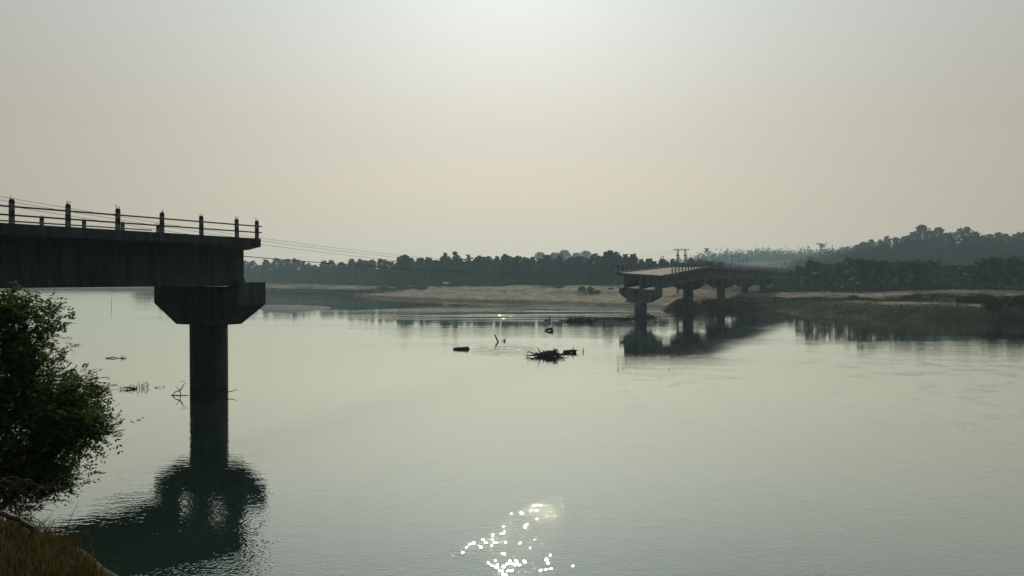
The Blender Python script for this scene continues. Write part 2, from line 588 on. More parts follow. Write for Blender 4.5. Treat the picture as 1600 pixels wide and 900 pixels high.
gx = axis(-125, 140, 1.1, 990)
gy = axis(82, 300, 1.1, 990)
gy = gy[gy > -420]
GX, GY = np.meshgrid(gx, gy)
GZ = far_h(GX, GY)
GD = shore_dist(GX, GY)
keep = GD > -45
nx, ny = len(gx), len(gy)
V = np.stack([GX, GY, GZ], -1).reshape(-1, 3)
idx = np.arange(nx * ny).reshape(ny, nx)
quads = np.stack([idx[:-1, :-1], idx[:-1, 1:], idx[1:, 1:], idx[1:, :-1]], -1).reshape(-1, 4)
kq = keep.reshape(-1)[quads].any(1)
quads = quads[kq]
used = np.unique(quads)
remap = np.zeros(nx * ny, np.int64)
remap[used] = np.arange(len(used))
me = np_mesh('far_bank', V[used], remap[quads], M_far_ground, True)
# how much grass grows where: sandy in the middle, greener to the left, the right and inland
cx = (GX / np.maximum(GY, 1)) * F + 800
gcov = 0.05 + 0.75 * sstep(GD, 38, 62) + sstep(cx, 1040, 1140) * (0.85 * sstep(GD, -6, -3) - 0.72 * sstep(GD, 6, 9) + 0.3 * sstep(GD, 18, 24)) + 0.45 * (1 - sstep(cx, 470, 640)) * sstep(GD, 10, 24)
at = me.attributes.new('grass', 'FLOAT', 'POINT')
at.data.foreach_set('value', gcov.reshape(-1)[used].astype(np.float32))
tag(link('far_bank', me), kind='structure')


def gz(x, y):
    return float(far_h(np.array([x]), np.array([y]))[0])


# low sand bar in the river, left
def flat_island(name, outline_px, h, mat):
    pts = [pxg(*p) for p in outline_px]
    c = sum(pts, Vector()) / len(pts)
    mb = MB()
    rings = [(1.06, -0.25), (1.0, 0.0), (0.93, h * 0.55), (0.6, h * 0.9), (0.25, h)]
    n = len(pts)
    for (k, z) in rings:
        for p in pts:
            q = c + (p - c) * k
            mb.v.append((q.x, q.y, z + 0.03 * mnoise.noise(q * 0.5)))
    for r in range(len(rings) - 1):
        for i in range(n):
            j = (i + 1) % n
            mb.f.append((r * n + i, r * n + j, (r + 1) * n + j, (r + 1) * n + i))
    mb.f.append(tuple((len(rings) - 1) * n + i for i in range(n)))
    return tag(mb.build(name, mat, None, True), kind='structure')


flat_island('sandbar', [(395, 480), (420, 487), (455, 488.5), (485, 486), (505, 483), (519, 480.8), (500, 479), (470, 477.5), (430, 477), (400, 477.5)], 0.28, M_bar)

# ------------------------------------------------------------------ near bank
UA = R(28.3)
U = Vector((math.sin(UA), math.cos(UA), 0))       # along the bridge, away from us
VV = Vector((math.cos(UA), -math.sin(UA), 0))     # across it, towards our side


def near_h(X, Y):
    s = X * U.x + Y * U.y
    w = X * VV.x + Y * VV.y
    se = s + fbm(X / 2.2, Y / 2.2, 41, 4) * 0.16 + 0.75 * sstep(w, -5.0, -4.0)
    z = np.interp(se, [-20, 0, 2.3, 2.95, 3.25, 4.0, 4.8, 8, 20], [4.1, 3.98, 3.90, 3.74, 3.35, 1.2, -0.4, -2.0, -3.0])
    # lower shelf the shrub stands on
    sh = np.interp(s + fbm(X / 1.5, Y / 1.5, 45, 3) * 0.3, [0, 5.0, 6.2, 7.4, 10], [2.8, 2.5, 1.4, -0.4, -2.5])
    z = np.where(sh > z, z + (sh - z) * sstep(-w, 7.6, 8.8), z)
    return z + fbm(X / 0.9, Y / 0.9, 51, 3) * 0.05


ns = np.concatenate([-np.geomspace(990, 8, 26), np.arange(-7, 13, 0.16), [14, 17, 20]])
nw = np.concatenate([-np.geomspace(990, 24, 24), np.arange(-23, 12, 0.2), np.geomspace(12.5, 990, 24)])
NS, NW = np.meshgrid(ns, nw)
NX = NS * U.x + NW * VV.x
NY = NS * U.y + NW * VV.y
NZ = near_h(NX, NY)
ok_ = (np.abs(NX) < 996) & (np.abs(NY) < 996)
idx = np.arange(NS.size).reshape(NS.shape)
quads = np.stack([idx[:-1, :-1], idx[1:, :-1], idx[1:, 1:], idx[:-1, 1:]], -1).reshape(-1, 4)
quads = quads[ok_.reshape(-1)[quads].all(1)]
tag(link('near_bank', np_mesh('near_bank', np.stack([NX, NY, NZ], -1).reshape(-1, 3), quads, M_near_ground, True)), kind='structure')


def nz(x, y):
    return float(near_h(np.array([x]), np.array([y]))[0])


# ------------------------------------------------------------------ bridges
DECK_Z = 7.45
GIRD_Z = 5.26
HALFW = 3.6
slab_prof = [(-HALFW, DECK_Z - 0.38), (-2.75, 6.93), (2.75, 6.93), (HALFW, DECK_Z - 0.38), (HALFW, DECK_Z), (HALFW - 0.34, DECK_Z), (HALFW - 0.36, DECK_Z - 0.17),
             (-HALFW + 0.36, DECK_Z - 0.17), (-HALFW + 0.34, DECK_Z), (-HALFW, DECK_Z)]
POST_H = 0.84
POST_STEP = 1.895

# one post, shared: tapered square shaft with chamfered broken head
pm_ = MB()
b0 = 0.066
for z, k in ((0.0, 1.0), (POST_H - 0.05, 0.96), (POST_H, 0.62)):
    for (sx, sy) in ((-1, -1), (1, -1), (1, 1), (-1, 1)):
        pm_.v.append((sx * b0 * k, sy * b0 * k, z))
for r in range(2):
    for i in range(4):
        j = (i + 1) % 4
        pm_.f.append((r * 4 + i, r * 4 + j, r * 4 + 4 + j, r * 4 + 4 + i))
pm_.f.append((8, 9, 10, 11))
pm_.f.append((3, 2, 1, 0))
ME_POST = pm_.mesh('post', M_post)
ME_POST_FAR = pm_.mesh('post', M_post_far)
ME_REBAR = []
for k in range(4):
    r_ = random.Random(40 + k)
    mb = MB()
    for (sx, sy) in ((-1, -1), (1, -1), (1, 1), (-1, 1)):
        if r_.random() < 0.2:
            continue
        L = r_.uniform(0.05, 0.16)
        dx, dy = r_.uniform(-0.05, 0.05), r_.uniform(-0.05, 0.05)
        x, y = sx * 0.036, sy * 0.036
        mb.tube([(x, y, POST_H - 0.06), (x + dx * 0.3, y + dy * 0.3, POST_H + L * 0.5), (x + dx, y + dy, POST_H + L)], 0.009, 4)
    ME_REBAR.append(mb.mesh('rebar', M_steel))


def place_post(root, p, rz, tilt, k, rebar=True):
    o = link('post', ME_POST if rebar else ME_POST_FAR, root)
    o.location = p
    o.rotation_euler = (tilt[0], tilt[1], rz)
    if rebar:
        r_ = link('rebar', ME_REBAR[k % 4], o)
    return o


class Span:
    def __init__(self, origin, ang, drop=None):
        self.o = Vector(origin)
        self.u = Vector((math.sin(ang), math.cos(ang), 0))
        self.v = Vector((math.cos(ang), -math.sin(ang), 0))
        self.ang = ang
        self.drop = drop or (lambda s, v: 0.0)

    def pt(self, s, v, z):
        p = self.o + self.u * s + self.v * v
        return Vector((p.x, p.y, z + self.drop(s, v)))


def build_span(root, sp, s0, s1, mat, gap=0.03, diaphragms=()):
    st = list(np.linspace(s0 + gap, s1 - gap, 9))
    mb = MB()
    mb.prism(slab_prof, st, lambda s, a, b: sp.pt(s, a, b))
    slab = mb.build('deck_slab', mat, root)
    # wearing surface lies 4 mm above the slab between the kerbs
    w = MB()
    w.prism([(-HALFW + 0.40, DECK_Z - 0.166), (HALFW - 0.40, DECK_Z - 0.166), (HALFW - 0.40, DECK_Z - 0.13), (-HALFW + 0.40, DECK_Z - 0.13)], st, lambda s, a, b: sp.pt(s, a, b))
    w.build('wearing_course', M_asph, slab)
    for gv in (-2.28, 0.0, 2.28):
        g = MB()
        g.prism([(gv - 0.2, GIRD_Z + 0.4), (gv - 0.26, GIRD_Z + 0.3), (gv - 0.26, GIRD_Z), (gv + 0.26, GIRD_Z), (gv + 0.26, GIRD_Z + 0.3), (gv + 0.2, GIRD_Z + 0.4), (gv + 0.2, 6.925), (gv - 0.2, 6.925)][::-1],
                [s0 + gap + 0.01] + list(np.linspace(s0 + 1, s1 - 1, 7)) + [s1 - gap - 0.01], lambda s, a, b: sp.pt(s, a, b))
        g.build('girder', mat, root)
    for (s, zlo) in diaphragms:
        for (a, b) in ((-2.07, -0.21), (0.21, 2.07)):
            d = MB()
            d.prism([(a, zlo), (b, zlo), (b, 6.92), (a, 6.92)], [s, s + 0.3], lambda q, x, z: sp.pt(q, x, z))
            d.build('diaphragm', mat, root)


def build_pier(root, c, ang, mat, ztop, colbase, tilt=None, radius=0.875, L=3.0, T=0.8, drop=0.0):
    """hammerhead pier: tapered cap with end upstand on a round column"""
    u = Vector((math.sin(ang), math.cos(ang), 0))
    v = Vector((math.cos(ang), -math.sin(ang), 0))
    tilt = tilt or (lambda p: p)

    def P(s, a, z):
        q = Vector(c) + u * s + v * a
        return tilt(Vector((q.x, q.y, z - drop)))
    prof = [(-L, ztop), (-L, ztop - 0.85), (-1.35, ztop - 1.85), (1.35, ztop - 1.85), (L, ztop - 0.85), (L, ztop + 0.2), (L - 0.3, ztop + 0.2), (L - 0.3, ztop)]
    mb = MB()
    mb.prism(prof, [-T, T], lambda s, a, z: P(s, a, z))
    cap = mb.build('pier_cap', mat, root)
    for gv in (-2.28, 0.0, 2.28):
        for s in (-0.45, 0.45):
            pad = MB()
            pad.box((s - 0.2, gv - 0.2, ztop - 0.01), (s + 0.2, gv + 0.2, ztop + 0.045), lambda x, y, z: P(x, y, z))
            pad.build('bearing_pad', M_steel, cap)
    col = MB()
    n = 28
    zs = list(np.linspace(colbase, ztop - 1.84 - drop, 9))
    for z in zs:
        for k in range(n):
            t = 2 * math.pi * k / n
            q = Vector((c[0] + radius * math.cos(t), c[1] + radius * math.sin(t), z))
            col.v.append(tuple(tilt(q)))
    for i in range(len(zs) - 1):
        for k in range(n):
            j = (k + 1) % n
            col.f.append((i * n + k, i * n + j, (i + 1) * n + j, (i + 1) * n + k))
    col.f.append(tuple((len(zs) - 1) * n + k for k in range(n)))
    col.f.append(tuple(reversed(range(n))))
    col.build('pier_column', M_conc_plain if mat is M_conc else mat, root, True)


def railing(root, sp, s_list, side, post_mat_far=False, rail_from=None, rail_to=None, missing=(), bent=None, rebar=True):
    va = side * (HALFW - 0.16)
    for k, s in enumerate(s_list):
        if k in missing:
            continue
        p = sp.pt(s, va, DECK_Z - 0.01)
        place_post(root, p, -sp.ang, (rng.uniform(-0.015, 0.015), rng.uniform(-0.015, 0.015)), k, rebar)
    a = s_list[0] if rail_from is None else rail_from
    b = s_list[-1] if rail_to is None else rail_to
    for hgt in (0.29, 0.58):
        pts = []
        n = max(2, int(abs(b - a) / POST_STEP) * 2)
        for i in range(n + 1):
            s = a + (b - a) * i / n
            q = sp.pt(s, va, DECK_Z + hgt)
            if bent:
                q = q + bent(s, hgt)
            pts.append(q)
        r_ = MB()
        r_.tube(pts, 0.032, 6)
        r_.build('rail', M_steel, root)


# --- near bridge
N0 = px(326, 435, 36.0)
N0.z = 0
spn = Span(N0, UA)
SPAN = 26.5
nb = empty('broken_bridge', N0)
tag(nb, 'dark concrete bridge span ending in mid air over one round pier, left foreground', 'bridge', 'two halves of the broken bridge')
nbp = bpy.data.objects  # children get world coordinates, undone by the inverse parent matrix below
spl = Span((0, 0, 0), UA)
build_span(nb, spl, -SPAN, 0.0, M_conc)
build_span(nb, spl, -2 * SPAN, -SPAN, M_conc)
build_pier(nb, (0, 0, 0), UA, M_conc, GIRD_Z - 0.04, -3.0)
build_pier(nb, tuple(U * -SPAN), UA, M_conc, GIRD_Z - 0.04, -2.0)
ab = MB()
ab.prism([(-3.4, -1.0), (3.4, -1.0), (3.4, GIRD_Z - 0.02), (-3.4, GIRD_Z - 0.02)], [-2 * SPAN - 1.2, -2 * SPAN + 0.8], lambda s, a, z: spl.pt(s, a, z))
ab.build('abutment', M_conc, nb)
post_s = [-0.12] + [-1.28 - POST_STEP * k for k in range(27)]
# near side posts measured from the photograph: end post, then even spacing
railing(nb, spl, post_s, 1, rail_from=0.16, rail_to=-2 * SPAN + 0.3)
far_s = [-0.25 - POST_STEP * k for k in range(27)]
railing(nb, spl, far_s, -1, rail_from=-0.6, rail_to=-2 * SPAN + 0.3)

# --- far bridge
FA = R(27.6)
F0 = px(1001, 435, 105.0)
F0.z = 0
FS = 27.0
NSP = 6


def far_drop(s, v):
    if s >= FS:
        return 0.25
    k = (FS - s) / FS
    return 0.25 - 1.37 * k - 0.065 * v * k


fb = empty('bridge_far_half', F0)
fb.name = 'collapsed_bridge'
tag(fb, 'grey concrete bridge across the river with its first span sunken on the leaning pier', 'bridge', 'two halves of the broken bridge')
spf = Span((0, 0, 0), FA, far_drop)
for k in range(NSP):
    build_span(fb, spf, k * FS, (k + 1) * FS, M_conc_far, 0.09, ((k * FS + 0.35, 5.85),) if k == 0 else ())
fu = Vector((math.sin(FA), math.cos(FA), 0))


def lean(p):
    k = 0.055
    return Vector((p.x + (p.z + 2) * 0.0, p.y, p.z - 0.065 * (p.x * math.cos(FA) - p.y * math.sin(FA)) * (1 if p.z > 1.5 else 0)))


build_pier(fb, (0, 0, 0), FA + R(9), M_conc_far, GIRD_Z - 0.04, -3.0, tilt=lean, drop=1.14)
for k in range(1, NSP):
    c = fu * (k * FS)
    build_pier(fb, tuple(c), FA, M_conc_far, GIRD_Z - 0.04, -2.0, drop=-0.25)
ab = MB()
ab.prism([(-3.8, -1.0), (3.8, -1.0), (3.8, GIRD_Z - 0.02), (-3.8, GIRD_Z - 0.02)], [NSP * FS - 0.7, NSP * FS + 1.2], lambda s, a, z: spf.pt(s, a, z))
ab.prism([(-3.9, GIRD_Z - 0.03), (3.9, GIRD_Z - 0.03), (3.9, DECK_Z), (-3.9, DECK_Z)], [NSP * FS + 0.2, NSP * FS + 1.25], lambda s, a, z: spf.pt(s, a, z))
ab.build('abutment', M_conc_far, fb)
npost = int(NSP * FS / POST_STEP)
ps = [0.3 + POST_STEP * k for k in range(npost)]
railing(fb, spf, ps[2:], 1, rebar=False)


def bent(s, hgt):
    if s > 7:
        return Vector((0, 0, 0))
    k = (7 - s) / 7
    return Vector((-0.25 * k * k, 0, -0.42 * k * k * (1 + 0.5 * math.sin(s * 2.1 + hgt * 5)) + 0.1 * k))


railing(fb, spf, ps, -1, rail_from=-0.7, bent=bent, rebar=False)

# ------------------------------------------------------------------ mounds and driftwood


def rubble_mound(name, c, rx, ry, h, label, seed, mat=M_mud):
    root = empty(name, c)
    tag(root, label, 'mound')
    mb = MB()
    n, m_ = 48, 14
    r_ = random.Random(seed)
    ph = r_.uniform(0, 50)
    for i in range(m_ + 1):
        k = i / m_
        for j in range(n):
            t = 2 * math.pi * j / n
            rad = 1 - k
            q = Vector((math.cos(t), math.sin(t), k)) * 1.7 + Vector((ph, ph, 0))
            w = 1 + 0.25 * mnoise.noise(Vector((math.cos(t) * 1.3 + ph, math.sin(t) * 1.3, 0))) + 0.08 * mnoise.noise(q * 3)
            hh = h * (k * k * (3 - 2 * k)) * (1 + 0.12 * mnoise.noise(q * 2.1)) + 0.12 * mnoise.noise(q * 4.7) * (1 - k) * k * 4 - 0.35 * (1 - k) ** 3
            mb.v.append((rx * rad * w * math.cos(t), ry * rad * w * math.sin(t), hh))
    for i in range(m_):
        for j in range(n):
            jj = (j + 1) % n
            mb.f.append((i * n + j, i * n + jj, (i + 1) * n + jj, (i + 1) * n + j))
    mb.build('earth', mat, root, True)
    for k in range(9):
        b = MB()
        t = r_.uniform(0, 2 * math.pi)
        q = r_.uniform(0.35, 0.95)
        p = Vector((rx * q * math.cos(t), ry * q * math.sin(t), h * (1 - q) * 0.8))
        d = Vector((r_.uniform(-1, 1), r_.uniform(-1, 1), r_.uniform(-0.05, 0.6))) * r_.uniform(0.4, 1.1)
        b.tube([p - d * 0.4, p + d * 0.2 + Vector((0, 0, 0.08)), p + d], [0.05, 0.04, 0.015], 5)
        b.build('branch', M_wood, root)
    return root


rubble_mound('debris_mound', (F0.x, F0.y, 0), 3.4, 2.6, 0.75, 'low dark heap of flood debris round the leaning pier in the water', 3)
p2 = Vector((F0.x, F0.y, 0)) + fu * FS
rubble_mound('earth_mound', (p2.x - 1.2, p2.y - 2.2, 0.1), 5.2, 4.2, 2.1, 'dark earth mound at the foot of the second far pier by the shore', 5)


def limb(pts, r0, r1, seg=6, jit=0.0, seed=0):
    r_ = random.Random(seed)
    out = []
    rad = []
    P = [Vector(p) for p in pts]
    m_ = 4
    for i in range(len(P) - 1):
        for k in range(m_):
            t = k / m_
            out.append(P[i].lerp(P[i + 1], t) + Vector([r_.uniform(-jit, jit) for _ in range(3)]))
    out.append(P[-1])
    for i in range(len(out)):
        rad.append(r0 + (r1 - r0) * i / (len(out) - 1))
    mb = MB()
    mb.tube(out, rad, seg)
    return mb


def driftwood(name, base, label, limbs, cat='driftwood', mat=M_wood, group=None):
    """limbs: (part name, [points relative to base in metres: right, away, up], r0, r1)"""
    root = empty(name, base)
    tag(root, label, cat, group)
    for i, (pn, pts, r0, r1) in enumerate(limbs):
        L = sum((Vector(pts[j + 1]) - Vector(pts[j])).length for j in range(len(pts) - 1))
        limb(pts, r0, r1, 7 if r0 > 0.06 else 5, min(r0 * 0.35, L * 0.03), hash(label) % 1 + i).build(pn, mat, root, r0 > 0.06)
    return root


def twigs(r_, n, spread, up, r0=0.016):
    out = []
    for k in range(n):
        a = Vector((r_.uniform(-spread, spread), r_.uniform(-0.3, 0.3), -0.04))
        b = a + Vector((r_.uniform(-0.5, 0.5) * spread, r_.uniform(-0.2, 0.2), r_.uniform(0.2, 1.0) * up))
        c = b + Vector((r_.uniform(-0.5, 0.5) * spread, r_.uniform(-0.2, 0.2), r_.uniform(-0.6, 0.5) * up))
        out.append(('twig', [a, b, c], r0 * r_.uniform(0.8, 1.3), 0.005))
    return out


# short thick log, left of the group
driftwood('floating_log', pxg(720, 546), 'short thick dark log floating alone left of the root tangle', [
    ('trunk', [(-0.62, 0, 0.03), (-0.2, 0.03, 0.06), (0.2, 0.03, 0.08), (0.66, 0.05, 0.10)], 0.10, 0.125),
    ('stub', [(0.45, 0, 0.16), (0.55, -0.05, 0.30)], 0.04, 0.02), ('stub', [(-0.3, 0, 0.1), (-0.42, -0.05, 0.22)], 0.03, 0.012)], 'log')
driftwood('leaning_stick', pxg(778, 534), 'thick bare stick leaning left out of the water behind the floating log', [
    ('stem', [(0.1, 0, -0.2), (-0.11, 0, 0.26), (-0.30, 0, 0.62)], 0.085, 0.055)], 'stick')
r_ = random.Random(3)
driftwood('water_twigs', pxg(787, 533), 'small knot of twigs poking up right of the leaning stick', [
    ('knot', [(0.05, 0, -0.05), (0.1, 0.0, 0.22)], 0.09, 0.05)] + twigs(r_, 6, 0.28, 0.22), 'twigs')
# root tangle
r_ = random.Random(11)
lm = [('trunk', [(-0.55, 0.1, 0.02), (0.1, 0.0, 0.16), (0.75, -0.05, 0.26)], 0.20, 0.26), ('trunk', [(0.05, -0.2, 0.05), (0.5, -0.15, 0.2), (0.95, 0.1, 0.1)], 0.17, 0.12),
      ('root', [(0.55, 0, 0.25), (0.62, 0, 0.5), (0.52, 0, 0.62)], 0.07, 0.02), ('root', [(0.7, 0, 0.3), (0.78, 0.05, 0.55), (0.95, 0.05, 0.3)], 0.06, 0.02),
      ('branch', [(-0.3, 0, 0.12), (-0.48, 0, 0.45), (-0.62, 0, 0.66)], 0.05, 0.025), ('branch', [(-0.5, 0, 0.06), (-0.95, 0, 0.22), (-1.28, 0, 0.38), (-1.36, 0, 0.1)], 0.05, 0.02),
      ('branch', [(-0.6, 0.05, 0.05), (-1.0, 0, 0.12), (-1.42, -0.1, 0.02)], 0.04, 0.015), ('branch', [(-0.4, 0.05, 0.1), (-0.8, 0, 0.33), (-1.05, 0, 0.26)], 0.035, 0.012)]
for k in range(44):
    a = Vector((r_.uniform(-0.9, 1.1), r_.uniform(-0.45, 0.4), r_.uniform(0.0, 0.22)))
    b = a + Vector((r_.uniform(-0.6, 0.6), r_.uniform(-0.25, 0.25), r_.uniform(-0.1, 0.26)))
    c = b + Vector((r_.uniform(-0.3, 0.3), r_.uniform(-0.2, 0.2), r_.uniform(-0.25, 0.2)))
    lm.append(('root', [a, b, c], r_.uniform(0.02, 0.055), 0.008))
driftwood('root_tangle', pxg(853, 557), 'largest tangle of dark roots and branches stranded in mid river', lm)
driftwood('cut_log', pxg(891, 551), 'blunt log end with upright stick just right of the root tangle', [
    ('trunk', [(-0.52, 0.05, 0.08), (0, 0, 0.10), (0.46, 0, 0.11)], 0.11, 0.13), ('stick', [(0.22, 0.1, 0.0), (0.25, 0.1, 0.42)], 0.045, 0.03),
    ('twig', [(0.4, 0, 0.1), (0.6, 0, 0.2), (0.75, 0, 0.12)], 0.02, 0.01), ('twig', [(-0.4, 0, 0.1), (-0.55, 0, 0.02), (-0.5, 0, -0.05)], 0.03, 0.02)], 'log')
driftwood('short_stake', pxg(911, 550), 'short thin stake standing in the water right of the cut log', [
    ('stem', [(0, 0, -0.2), (0.01, 0, 0.15), (0, 0, 0.28)], 0.05, 0.025)], 'stake')
driftwood('stump', pxg(858, 517), 'rounded dark stump lying in the water behind the root tangle', [
    ('trunk', [(-0.48, 0, 0.0), (-0.2, 0, 0.14), (0.1, 0, 0.2), (0.42, 0, 0.16)], 0.07, 0.22), ('knob', [(0.3, 0, 0.25), (0.4, 0, 0.46)], 0.10, 0.05),
    ('twig', [(0.4, 0, 0.15), (0.8, 0, 0.1), (1.0, 0, 0.02)], 0.02, 0.01)], 'stump')
r_ = random.Random(21)
driftwood('forked_snag', pxg(858, 501), 'small upright snag left of the long debris raft', [
    ('stem', [(0.05, 0, -0.2), (0.05, 0, 0.35), (0.1, 0, 0.62)], 0.14, 0.06), ('knot', [(-0.6, 0, -0.05), (-0.35, 0, 0.14), (-0.15, 0, 0.1)], 0.12, 0.08)] + twigs(r_, 8, 0.5, 0.3, 0.025), 'snag')
r_ = random.Random(25)
lm = [('trunk', [(-2.6, 0.2, 0.1), (-1.4, 0.1, 0.14), (-0.6, 0, 0.2)], 0.06, 0.14), ('trunk', [(-1.5, 0, 0.12), (0, -0.1, 0.25), (1.5, 0.1, 0.2), (2.0, 0, 0.05)], 0.26, 0.24),
      ('trunk', [(-1.0, 0.5, 0.2), (0.4, 0.4, 0.42), (1.6, 0.4, 0.3)], 0.24, 0.2), ('trunk', [(-0.6, -0.4, 0.08), (0.8, -0.3, 0.15), (1.8, -0.4, 0.06)], 0.2, 0.16)]
for k in range(40):
    a = Vector((r_.uniform(-1.5, 1.9), r_.uniform(-0.5, 0.6), r_.uniform(0.0, 0.3)))
    b = a + Vector((r_.uniform(-0.7, 0.7), r_.uniform(-0.3, 0.3), r_.uniform(-0.05, 0.36)))
    c = b + Vector((r_.uniform(-0.6, 0.6), r_.uniform(-0.3, 0.3), r_.uniform(-0.3, 0.12)))
    lm.append(('branch', [a, b, c], r_.uniform(0.04, 0.11), 0.02))
driftwood('debris_raft', pxg(905, 502), 'long low raft of dark driftwood left of the leaning pier', lm)
lm = []
for k in range(46):
    a = Vector((r_.uniform(-2.6, 2.6), r_.uniform(-0.4, 0.4), r_.uniform(-0.03, 0.12)))
    b = a + Vector((r_.uniform(-1.1, 1.1), r_.uniform(-0.3, 0.3), r_.uniform(-0.05, 0.22)))
    c = b + Vector((r_.uniform(-0.7, 0.7), r_.uniform(-0.3, 0.3), r_.uniform(-0.2, 0.08)))
    lm.append(('branch', [a, b, c], r_.uniform(0.04, 0.13), 0.025))
driftwood('debris_line', pxg(958, 499), 'thin broken line of dark branches between debris raft and leaning pier', lm)
driftwood('forked_branch', pxg(929, 506), 'thin forked branch in the shallows in front of the debris raft', [
    ('stem', [(-0.45, 0, -0.1), (-0.1, 0, 0.25), (0.1, 0, 0.6)], 0.06, 0.03), ('fork', [(-0.1, 0, 0.25), (0.12, 0, 0.28), (0.35, 0, 0.32)], 0.04, 0.015)], 'branch')
driftwood('bent_branch', pxg(943, 508), 'single bent branch standing in the shallows nearest the leaning pier', [
    ('stem', [(0.12, 0, -0.2), (0.05, 0, 0.3), (-0.1, 0, 0.72)], 0.085, 0.04), ('twig', [(0.05, 0, 0.25), (0.3, 0, 0.35)], 0.03, 0.012)], 'branch')
driftwood('river_twigs', pxg(616, 497), 'tiny bunch of twigs alone in the water below the far wood', [
    ('stem', [(-0.1, 0, -0.1), (-0.25, 0, 0.55)], 0.03, 0.012), ('stem', [(0.0, 0, -0.1), (0.02, 0, 0.4)], 0.03, 0.012), ('stem', [(0.05, 0, -0.1), (0.35, 0, 0.6)], 0.03, 0.012)], 'twigs')
# left group
r_ = random.Random(31)
driftwood('floating_branch', pxg(184, 560), 'long thin floating branch with twiggy end, under the near bridge span', [
    ('stem', [(-0.85, 0, 0.03), (-0.3, 0, 0.05), (0.1, 0, 0.0), (0.6, 0, 0.06)], 0.035, 0.015), ('stem', [(-0.82, 0.06, 0.02), (-0.4, 0.1, 0.10), (0.0, 0.05, 0.02)], 0.02, 0.01)] +
    [('twig', [(0.25, 0, 0.0), (0.3 + 0.12 * math.cos(a), 0, 0.12 * abs(math.sin(a))), (0.33 + 0.36 * math.cos(a), 0, 0.26 * abs(math.sin(a)))], 0.014, 0.004) for a in (0.1, 0.5, 0.9, 1.3, 1.8, 2.3)], 'branch')
driftwood('brush_pile', pxg(205, 608), 'dense small brush pile in the water beside the green shrub', [
    ('stem', [(-0.35, 0, 0.1), (0.0, 0, 0.06), (0.22, 0, -0.03)], 0.03, 0.06)] + twigs(r_, 22, 0.38, 0.2, 0.012), 'brush')
driftwood('brush_tuft', pxg(222, 606), 'upright tuft of thin twigs right of the brush pile', twigs(r_, 15, 0.22, 0.34, 0.010), 'brush')
driftwood('twig_spray', pxg(246, 606), 'sparse low twig lying between brush tuft and near pier', [
    ('stem', [(-0.15, 0, 0.02), (0.1, 0, 0.06), (0.4, 0, 0.05)], 0.014, 0.006)] + twigs(r_, 5, 0.16, 0.18, 0.009), 'twig')
driftwood('crooked_branch', pxg(280, 618), 'crooked forked branch rising from the water just left of the near pier', [
    ('stem', [(-0.34, 0, 0.0), (-0.2, 0, 0.16), (0.02, 0, 0.24), (0.08, 0, 0.02)], 0.022, 0.02), ('stem', [(0.0, 0, 0.2), (0.14, 0, 0.38), (0.2, 0, 0.52), (0.34, 0, 0.6)], 0.03, 0.012),
    ('twig', [(0.02, 0, 0.24), (-0.1, 0, 0.38), (-0.18, 0, 0.44)], 0.018, 0.008), ('twig', [(-0.1, 0, 0.2), (0.1, 0, 0.3), (0.16, 0, 0.28)], 0.015, 0.008),
    ('twig', [(-0.4, 0, 0.0), (-0.1, 0, 0.02), (0.45, 0, 0.0)], 0.02, 0.015), ('twig', [(-0.05, 0.2, 0.62), (0.08, 0.2, 0.66), (0.2, 0.2, 0.68)], 0.012, 0.008)], 'branch')
driftwood('snagged_stick', pxg(352, 617), 'thin stick caught against the right foot of the near pier', [
    ('stem', [(-0.9, -0.5, 0.02), (-0.2, -0.45, 0.05), (0.1, -0.2, 0.12), (0.55, 0.0, 0.27)], 0.045, 0.015)], 'stick')
driftwood('lone_pole', pxg(174, 478), 'single thin pole standing far out in the water under the near span', [
    ('stem', [(0, 0, -0.4), (0.04, 0, 1.2), (-0.05, 0, 2.5)], 0.045, 0.02)], 'pole')
for i, (x, y, h, lab) in enumerate(((217, 472, 0.9, 'faint short pole far out, left of a pair under the near span'), (225, 471, 1.2, 'faint taller pole far out, right of a pair under the near span'))):
    driftwood('thin_pole', pxg(x, y), lab, [('stem', [(0, 0, -0.3), (0.02, 0, h * 0.5), (0.05, 0, h)], 0.035, 0.02)], 'pole')
r_ = random.Random(51)
for i, (x, y, lab) in enumerate(((966, 577, 'small dark twig tip in calm water below the leaning pier reflection, left one'), (973, 576, 'small dark twig tip in calm water below the leaning pier reflection, right one'), (1045, 577, 'tiny twig tip standing alone in calm water right of the two others'))):
    driftwood('twig_tip', pxg(x, y), lab, [('stem', [(0, 0, -0.06), (0.02, 0, 0.06), (-0.02, 0, 0.13)], 0.022, 0.01)], 'twig')

# ------------------------------------------------------------------ power line
HP = px(1065, 435, 170)
HP.z = gz(HP.x, HP.y)


